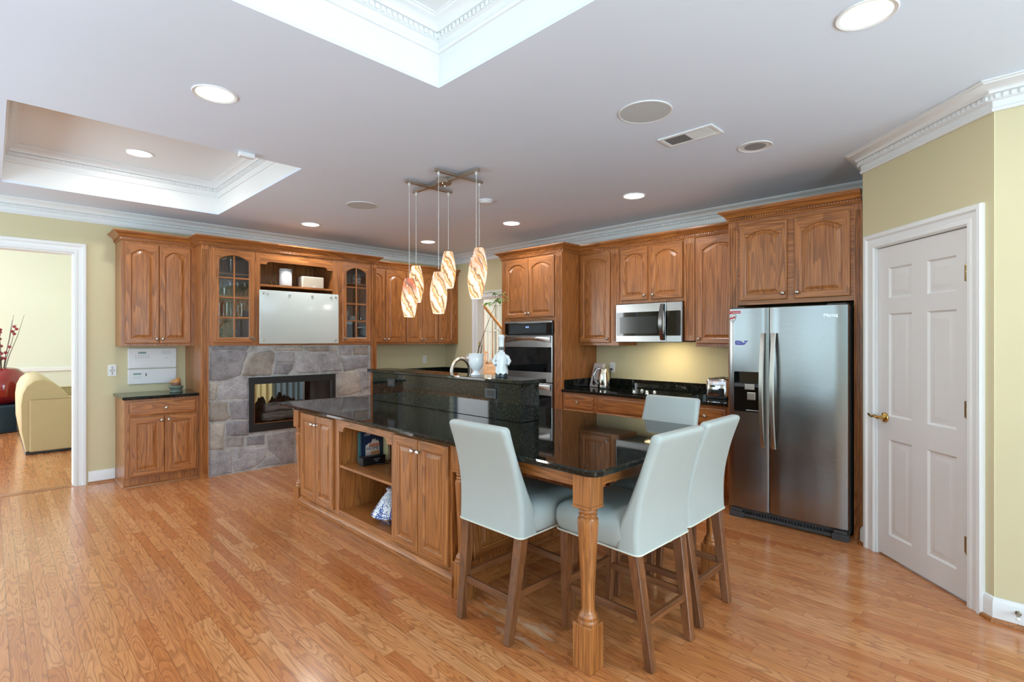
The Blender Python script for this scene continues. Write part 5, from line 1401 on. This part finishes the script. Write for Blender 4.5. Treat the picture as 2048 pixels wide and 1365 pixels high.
def tag_glaze():
    m, t, b = nt('blue_white_tin_glaze')
    tc = N(t, 'ShaderNodeTexCoord'); sp = N(t, 'ShaderNodeSeparateXYZ'); L(t, tc.outputs['Object'], sp.inputs[0])
    a = M_(t, 'MULTIPLY', M_(t, 'ARCTAN2', sp.outputs['Y'], sp.outputs['X']), .11)
    cb = N(t, 'ShaderNodeCombineXYZ'); L(t, a, cb.inputs[0]); L(t, sp.outputs['Z'], cb.inputs[1])
    v = N(t, 'ShaderNodeTexVoronoi', feature='DISTANCE_TO_EDGE'); v.inputs['Scale'].default_value = 75; L(t, cb.outputs[0], v.inputs['Vector'])
    f = M_(t, 'LESS_THAN', v.outputs['Distance'], .20)
    w = N(t, 'ShaderNodeTexVoronoi'); w.inputs['Scale'].default_value = 110; L(t, cb.outputs[0], w.inputs['Vector'])
    dots = M_(t, 'LESS_THAN', w.outputs['Distance'], .38)
    fr = M_(t, 'FRACT', M_(t, 'MULTIPLY_ADD', a, 11.57, .1)); sel = M_(t, 'LESS_THAN', M_(t, 'ABSOLUTE', M_(t, 'SUBTRACT', fr, .5)), M_(t, 'MULTIPLY', M_(t, 'SUBTRACT', .17, sp.outputs['Z']), 2.6))
    ff = M_(t, 'ADD', M_(t, 'MULTIPLY', f, sel), M_(t, 'MULTIPLY', dots, M_(t, 'SUBTRACT', 1.0, sel)))
    bz = M_(t, 'LESS_THAN', M_(t, 'ABSOLUTE', M_(t, 'SUBTRACT', sp.outputs['Z'], .066)), .003)
    ff = M_(t, 'MINIMUM', M_(t, 'ADD', ff, bz), 1.0)
    L(t, mixc(t, ff, lin((226, 232, 238)), lin((44, 70, 140))), b.inputs['Base Color'])
    b.inputs['Roughness'].default_value = .12; b.inputs['Coat Weight'].default_value = .5
    return m
TAG = tag_glaze()
TX, TY = 1.965, 3.150
t = thing('tagine', 'blue and white patterned ceramic tagine in the bottom of the island niche', 'tagine', (TX, TY, .1705))
m = MB(); m.lathe([(.064, 0), (.068, .006), (.108, .036), (.134, .050), (.139, .057), (.132, .058)], TX, TY, .1705, 36); o = m.build('dish', TAG, t, 40)
m = MB(); m.lathe([(.136, .058), (.134, .065), (.120, .085), (.066, .165), (.040, .196), (.029, .206), (.028, .212), (.034, .220), (.036, .228), (.030, .233), (.001, .229)], TX, TY, .1705, 36); m.build('lid', TAG, t, 40)

# ================================================================== ON THE BAR AND BEHIND IT
BZ = 1.1665
t = thing('vase', 'white porcelain footed cup vase on the raised granite bar', 'vase', (2.53, 2.905, BZ))
m = MB(); m.lathe([(.040, 0), (.041, .006), (.034, .014), (.020, .026), (.019, .034), (.030, .044), (.046, .062), (.055, .088), (.057, .120), (.056, .158), (.058, .162), (.054, .163), (.051, .158), (.051, .10), (.030, .055), (.001, .048)], 2.53, 2.905, BZ, 28); m.build('cup', PORC, t, 50)
m = MB(); m.box(2.468, 2.915, BZ+.128, 2.482, 2.945, BZ+.134, .002); m.build('lug', PORC, t)
t = thing('plant_cutting', 'thin leafy green branch standing in the white cup vase', 'branch', (2.53, 2.905, BZ+.05))
BR = plain('brown_twig', (92, 70, 48), .7); LEAF = plain('fresh_green_leaf', (150, 186, 100), .5, vary=.2, vscale=30); DRY = plain('dried_pod', (150, 126, 70), .6)
m = MB(); stem = [(2.53, 2.905, BZ+.05), (2.548, 2.892, BZ+.20), (2.575, 2.875, BZ+.30), (2.62, 2.845, BZ+.44), (2.655, 2.82, BZ+.54), (2.69, 2.80, BZ+.60)]
m.tube(stem, [.003, .003, .0026, .002, .0016, .0012], 6); m.tube([(2.52, 2.91, BZ+.05), (2.545, 2.90, BZ+.17), (2.555, 2.897, BZ+.235)], [.006, .005, .004], 6); m.tube([(2.535, 2.90, BZ+.05), (2.562, 2.888, BZ+.16), (2.57, 2.885, BZ+.225)], [.005, .004, .003], 6)
m.tube([(2.655, 2.82, BZ+.54), (2.645, 2.825, BZ+.61)], .0012, 5); m.build('stem', BR, t, 60)
m = MB(); m.lathe([(.001, -.02), (.008, -.008), (.009, .004), (.003, .018)], 2.556, 2.896, BZ+.235, 8); m.build('pod', DRY, t, 60)
m = MB(); rl = random.Random(11)
def leaf(mb, p, d, ln, wd):
    P = Vector(p); d = Vector(d).normalized(); sd = d.cross(Vector((0, 0, 1))); sd = sd.normalized() if sd.length > .1 else Vector((1, 0, 0)); up = sd.cross(d)
    pts = []
    for s, w in ((0, .05), (.25, .8), (.5, 1), (.75, .7), (1, .02)):
        c = P+d*ln*s - Vector((0, 0, 1))*ln*.25*s*s
        pts += [tuple(c+sd*wd*w), tuple(c+up*wd*.25), tuple(c-sd*wd*w)]
    f = []
    for k in range(4): f += [(3*k, 3*k+1, 3*k+4, 3*k+3), (3*k+1, 3*k+2, 3*k+5, 3*k+4)]
    n = len(pts); pts += [(x, y, z-.0006) for x, y, z in pts]; f += [tuple(i+n for i in reversed(q)) for q in f]
    mb.add(pts, f)
for c in ((2.69, 2.80, BZ+.60), (2.645, 2.825, BZ+.61), (2.66, 2.815, BZ+.55), (2.675, 2.81, BZ+.57), (2.61, 2.85, BZ+.54)):
    for i in range(7):
        a = rl.uniform(0, 2*PI); leaf(m, c, (math.cos(a), math.sin(a), rl.uniform(-.3, .6)), rl.uniform(.05, .085), .008)
m.build('leaves', LEAF, t, 60)
t = thing('chef_figurine', 'white glazed chef figurine with a tall hat on the raised granite bar', 'figurine', (2.54, 2.645, BZ))
FG = plain('crackled_white_glaze', (222, 228, 230), .22, coat=.4, vary=.06, vscale=60)
def ell(cx, cy, rx, ry, z, n=24, wv=0.0, k=7): return [(cx+rx*math.cos(2*PI*i/n)*(1+wv*math.sin(k*2*PI*i/n)), cy+ry*math.sin(2*PI*i/n)*(1+wv*math.sin(k*2*PI*i/n)), z+wv*.10*math.sin(k*2*PI*i/n)) for i in range(n)]
fx, fy = 2.54, 2.645
m = MB(); m.loft([ell(fx, fy, .043, .040, BZ), ell(fx, fy, .044, .041, BZ+.004), ell(fx, fy, .038, .036, BZ+.032)]); m.build('base', plain('dark_teal_glaze', (34, 46, 52), .25), t)
m = MB(); m.loft([ell(fx, fy, .046, .044, BZ+.026, 28, .06), ell(fx, fy, .045, .042, BZ+.06, 28, .04), ell(fx, fy, .046, .042, BZ+.10), ell(fx, fy, .046, .042, BZ+.125), ell(fx, fy, .040, .036, BZ+.150), ell(fx, fy, .026, .024, BZ+.172), ell(fx, fy, .017, .017, BZ+.182), ell(fx, fy, .018, .018, BZ+.192)])
for sg in (-1, 1):
    px, py = fx+.042*S2*sg, fy-.042*S2*sg
    m.tube([(px*.2+fx*.8, py*.2+fy*.8, BZ+.160), (px, py, BZ+.140), (px+.010*sg, py-.010*sg, BZ+.112), (px-.012+.002*sg, py-.012-.002*sg, BZ+.088)], [.012, .015, .014, .011], 8)
m.build('coat', FG, t, 60)
m = MB()
for sg in (-1, 1):
    px, py = fx+.038*S2*sg-.018, fy-.038*S2*sg-.018
    m.lathe([(.001, -.008), (.008, -.004), (.009, .002), (.005, .008), (.001, .009)], px, py, BZ+.088, 8)
m.build('hands', plain('dusky_glaze', (150, 150, 150), .3), t, 60)
m = MB(); m.lathe([(.012, .188), (.019, .194), (.0205, .204), (.018, .214), (.016, .217)], fx, fy, BZ, 18)
m.lathe([(.001, -.006), (.005, -.002), (.005, .003), (.001, .006)], fx-.015, fy-.015, BZ+.203, 8); m.build('head', plain('smoky_glaze', (96, 98, 96), .3), t, 50)
m = MB(); m.loft([ell(fx, fy, .018, .018, BZ+.214), ell(fx, fy, .019, .019, BZ+.25, 24, .05, 8), ell(fx, fy, .020, .020, BZ+.272, 24, .05, 8), ell(fx, fy, .024, .023, BZ+.280), ell(fx, fy, .023, .022, BZ+.292), ell(fx, fy, .012, .012, BZ+.300)]); m.build('hat', FG, t, 60)
t = thing('faucet', 'arched brushed nickel pull-down faucet behind the raised bar', 'faucet', (2.74, 3.46, CT))
m = MB(); m.lathe([(.030, .001), (.030, .010), (.022, .016), (.019, .05)], 2.74, 3.46, CT, 20); m.build('base', NICKEL, t)
m = MB(); arc = [(2.74, 3.46, CT+.05), (2.74, 3.46, CT+.24)] + [(2.74+.085*(1-math.cos(a)), 3.46-.02*(1-math.cos(a)), CT+.27+.115*math.sin(a)) for a in [PI*i/12 for i in range(13)]] + [(2.912, 3.42, CT+.235)]
m.tube(arc, [.016]*len(arc), 12); m.build('neck', NICKEL, t, 60)
m = MB(); m.tube([(2.911, 3.42, CT+.240), (2.914, 3.42, CT+.20), (2.917, 3.42, CT+.165)], [.018, .019, .016], 12); o = m.build('spray_head', BLACKP, t, 60)
m = MB(); m.box(2.895, 3.401, CT+.19, 2.903, 3.410, CT+.225, .002); m.build('button', WHITEP, o)
m = MB(); m.tube([(2.74, 3.435, CT+.05), (2.74, 3.40, CT+.06), (2.74, 3.36, CT+.10)], [.010, .008, .006], 10); m.build('lever', NICKEL, t, 60)

# ================================================================== ON THE COOKTOP COUNTER
CZ = .8855
t = thing('cookbook', 'white paperback cookbook leaning against the wall beside the kettle', 'book', (4.93, 3.58, CZ))
a = math.radians(14)
def TB_(u, w, z):   # tilted back, turned a little towards the room
    zz = z*math.cos(a); ww = w - z*math.sin(a)
    d = math.radians(20); cx, cy = 4.895, 3.565
    return (cx - (ww*math.cos(d)) + u*math.sin(d)*1, cy + u*math.cos(d)*1 + ww*math.sin(d), CZ+zz+.004)
m = MB(TB_); m.tint = lin((236, 232, 231)); m.box(-.09, -.003, 0, .09, 0, .275); m.box(-.09, -.033, 0, .09, -.030, .275); m.box(.087, -.033, 0, .09, 0, .275); m.build('cover', TINTED, t)
m = MB(TB_); m.tint = lin((224, 214, 204)); m.box(-.087, -.030, .002, .087, -.003, .272); m.build('pages', TINTED, t)
m = MB(TB_); m.tint = lin((70, 34, 50)); m.prism([(.045, .10), (.035, .115), (.030, .095), (.0, .06), (-.015, .055), (-.015, .035), (.045, .035)], 0, .0006, 'w'); m.box(-.075, 0, .07, -.035, .0006, .082); m.box(-.055, 0, .03, -.048, .0006, .07)
m.tint = lin((30, 30, 60)); m.box(-.02, 0, .022, .035, .0006, .034); m.box(.005, 0, .008, .012, .0006, .022)
rk = random.Random(5)
for i in range(46):
    u = rk.uniform(-.08, .03); z = rk.uniform(.10, .268); s = .0035; m.tint = lin(rk.choice([(110, 80, 70), (60, 60, 70), (150, 110, 90)]))
    if u < .045-.0*z: m.box(u, 0, z, u+s*1.6, .0005, z+s)
for i in range(6): m.tint = lin((150, 150, 154)); m.box(.035, 0, .15+.013*i, .068, .0005, .154+.013*i)
m.build('cover_art', TINTED, t)
t = thing('kettle', 'brushed steel electric kettle on the black counter left of the cooktop', 'kettle', (4.84, 3.385, CZ))
m = MB(); m.lathe([(.072, 0), (.072, .010), (.068, .014)], 4.84, 3.385, CZ, 28); m.build('power_base', BLACKP, t)
m = MB(); m.lathe([(.069, .014), (.070, .02), (.067, .09), (.060, .16), (.050, .212), (.046, .224), (.001, .232)], 4.84, 3.385, CZ, 28); m.build('body', steel('kettle_steel', (206, 198, 182), .14), t, 40)
m = MB(); hx, hy = -S2, S2
m.tube([(4.84+hx*.040, 3.385+hy*.040, CZ+.222), (4.84+hx*.085, 3.385+hy*.085, CZ+.215), (4.84+hx*.112, 3.385+hy*.112, CZ+.16), (4.84+hx*.105, 3.385+hy*.105, CZ+.08), (4.84+hx*.066, 3.385+hy*.066, CZ+.05)], [.010, .014, .015, .013, .009], 10); m.build('handle', STEEL, t, 60)
m = MB(); m.tube([(4.905, 3.43, CZ+.005), (4.98, 3.46, CZ+.006), (5.07, 3.47, CZ+.02), (5.082, 3.468, CZ+.12), (5.078, 3.462, CZ+.18), (5.075, 3.457, CZ+.203), (5.088, 3.457, CZ+.203)], .004, 8); m.box(5.076, 3.446, CZ+.193, 5.102, 3.468, CZ+.213, .004); m.build('cord', BLACKP, t, 60)
t = thing('toaster', 'shiny chrome toaster on the counter next to the refrigerator', 'toaster', (4.86, 2.06, CZ))
m = MB(); lo = []
for z, i in ((.028, 0), (.16, 0), (.18, .008), (.188, .022)): lo.append([(x, y, CZ+z) for x, y in rrect(4.72+i, 1.955+i, 5.0-i, 2.165-i, .03, 4)])
m.loft(lo); m.build('shell', CHROME, t, 40)
m = MB(); m.prism(rrect(4.715, 1.95, 5.005, 2.17, .03, 4), CZ+.004, CZ+.027); m.box(4.69, 1.99, CZ+.03, 4.72, 2.03, CZ+.10, .004)
for y in (2.01, 2.08): m.box(4.76, y, CZ+.186, 4.96, y+.03, CZ+.1895)
m.build('base', BLACKP, t); m = MB(); m.box(4.695, 2.08, CZ+.11, 4.72, 2.11, CZ+.125, .003); m.build('lever', BLACKP, t)

# ================================================================== LIVING ROOM BEYOND THE DOORWAY
SOFA = plain('tan_sofa_fabric', (192, 176, 136), .75, vary=.05, vscale=14)
t = thing('sofa', 'tan upholstered sofa seen end on through the doorway', 'sofa', (.9, 9.8, 0))
m = MB()
prof = [(.30, .03), (.26, .30), (.255, .62), (.27, .76), (.31, .86), (.38, .925), (.47, .94), (.55, .90), (.63, .82), (.70, .72), (.74, .62), (.74, .03)]
lo = []
for y, s in ((8.815, .97), (8.83, 1), (10.90, 1), (10.915, .97)):
    cxs, czs = .5, .48; lo.append([(cxs+(x-cxs)*s, y, czs+(z-czs)*s) for x, z in prof])
m.loft(lo); m.build('back', SOFA, t, 45)
for y0, y1 in ((8.79, 9.0), (10.72, 10.93)):
    m = MB(); m.box(.335, y0, .03, 1.25, y1, .690, .012); arm = m.build('arm', SOFA, t)
    m = MB(); m.tube([(.335, y0, .688), (1.25, y0, .688)], .007, 6); m.build('piping', SOFA, arm, 60)
m = MB(); m.box(.70, 9.0, .08, 1.22, 10.72, .42, .03); m.build('seat', SOFA, t)
m = MB(); m.box(.30, 8.80, .005, 1.2, 10.9, .031); m.build('plinth', BLACKM, t)
m = MB()
lo = []
for s, w in ((0, .01), (.08, .05), (.3, .075), (.7, .075), (.92, .05), (1, .01)):
    y = 9.01; lo.append([(.78+.42*s, y+.12+w*math.cos(2*PI*i/14)*.9, 0.63+(.19 if 0 < s < 1 else .17)*math.sin(2*PI*i/14)*(1 if abs(s-.5) < .45 else .9)) for i in range(14)])
m.loft(lo); solo(m, 'cushion', plain('olive_cushion_fabric', (176, 160, 104), .8, vary=.05), 'olive throw cushion leaning on the near arm of the tan sofa', 'cushion', origin=(1.0, 9.12, .43))
t = thing('side_table', 'dark blue-black drum table under the big red vase', 'table', (.10, 11.45, 0))
m = MB(); m.lathe([(.40, 0), (.42, .01), (.42, .40), (.41, .42), (.001, .42)], -.02, 11.45, 0, 8); m.build('drum', plain('dark_blue_lacquer', (38, 62, 82), .25), t, 20)
t = thing('floor_vase', 'big glossy red tilted vase on the dark drum table', 'vase', (.12, 11.45, .421))
m = MB(); m.lathe([(.14, .421), (.22, .47), (.275, .56), (.30, .68), (.285, .80), (.24, .90), (.17, .97), (.10, .99), (.085, .985), (.16, .95), (.001, .80)], .14, 11.45, 0, 28); m.build('body', plain('red_lacquer', (126, 14, 12), .1, coat=.6, vary=.25, vscale=5), t, 60)
t = thing('branches', 'dried branches with pink red pods standing in the red vase', 'branches', (.12, 11.45, .80))
m = MB(); p = MB(); rb = random.Random(21)
for i in range(13):
    dx, dy = rb.uniform(-.34, .28), rb.uniform(-.2, .2); ht = rb.uniform(.35, 1.0)
    pts = [(.12, 11.45, .80), (.12+dx*.3, 11.45+dy*.3, 1.0+ht*.2), (.12+dx*.7, 11.45+dy*.7, 1.0+ht*.6), (.12+dx, 11.45+dy, 1.0+ht)]
    m.tube(pts, [.006, .005, .004, .002], 5)
    if ht < .75:
        for k in range(7):
            s = k/7; q = Vector(pts[2]).lerp(Vector(pts[3]), s) if k > 2 else Vector(pts[1]).lerp(Vector(pts[2]), k/3)
            p.lathe([(.001, -.025), (.024, -.010), (.022, .012), (.001, .025)], q.x+rb.uniform(-.03, .03), q.y, q.z, 7)
m.build('twigs', plain('grey_twig', (96, 84, 70), .8), t, 60); p.build('pods', plain('pink_red_pod', (150, 52, 66), .6, vary=.3, vscale=20), t, 60)

# ================================================================== FAMILY ROOM BEHIND THE HEARTH
def curtain(x0, x1, y, z0, z1, mat_, name, label, amp=.03, wl=.11, taper=0):
    m = MB(); K = int((x1-x0)/.012); a = []; b = []
    for i in range(K+1):
        x = x0+(x1-x0)*i/K; o_ = amp*math.sin((x-x0)/wl*2*PI)+amp*.4*math.sin((x-x0)/wl*3.7); a.append((x, y+o_)); 
    pts = [(x, yy, z) for z in (z0, z1) for x, yy in a] + [(x, yy+.004, z) for z in (z0, z1) for x, yy in a]
    n = K+1; f = []
    for i in range(K): f += [(i, i+1, n+i+1, n+i), (2*n+i+1, 2*n+i, 3*n+i, 3*n+i+1)]
    m.add(pts, f); return solo(m, name, mat_, label, 'curtain', origin=((x0+x1)/2, y, z0), smooth=80)
curtain(2.35, 3.75, 10.2, .02, 2.4, plain('straw_curtain', (190, 178, 132), .8), 'curtain', 'straw yellow curtain seen through the see-through firebox')
curtain(3.78, 5.1, 10.1, .02, 2.4, plain('blue_grey_curtain', (92, 112, 122), .8), 'curtain', 'blue grey curtain seen at the right side of the see-through firebox')

# ================================================================== STAIRCASE IN THE HALL (climbs towards -x, open side facing the kitchen)
t = thing('staircase', 'oak staircase with pale risers, handrail and balusters seen through the hall doorway', 'staircase', (7.2, 7.7, 0))
RUN = .24; YS = 7.7
def nose(z): return 7.227 - (z-.984)/.213*RUN
k = 0; z = .984-.213*4
while z < 2.3:
    x1 = nose(z); x0 = x1-RUN
    m = MB(); m.box(x0-.005, YS-.03, z-.032, x1+.025, 8.93, z, .010); m.build('tread', PALEOAK, t)
    m = MB(); m.box(x1-.018, YS+.021, z-.213, x1, 8.93, z-.033); m.build('riser', PALEOAK, t)
    m = MB(); m.box(x0, YS, max(0, z-.62), x1, YS+.02, z-.033); m.build('stringer', PALEOAK, t)
    for j in (.06, .18):
        m = MB(); zt = z+.80+j*(.213/RUN)
        m.lathe([(.015, 0), (.015, .16), (.011, .19), (.014, .22), (.011, .25), (.009, zt-z)], x1-j, YS+.02, z, 8); m.build('baluster', TRIMP if k % 2 else PALEOAKZ, t, 40); k += 1
    z += .213
m = MB(); lo = []
for z in (.984-.213*4.3, 2.35):
    x = nose(z); zz = z+.83
    lo.append([(x, YS+.02+dy, zz+dz) for dy, dz in ((-.022, 0), (.022, 0), (.032, .03), (.024, .055), (0, .064), (-.024, .055), (-.032, .03))])
m.loft(lo); m.build('handrail', PALEOAK, t)
xn = nose(.984-.213*4)+.14
m = MB(); m.box(xn, YS-.03, 0, xn+.09, YS+.06, 1.15, .004); m.lathe([(.055, 1.15), (.055, 1.17), (.03, 1.18), (.045, 1.21), (.03, 1.25), (.001, 1.255)], xn+.045, YS+.015, 0, 16); m.build('newel_post', PALEOAKZ, t, 40)
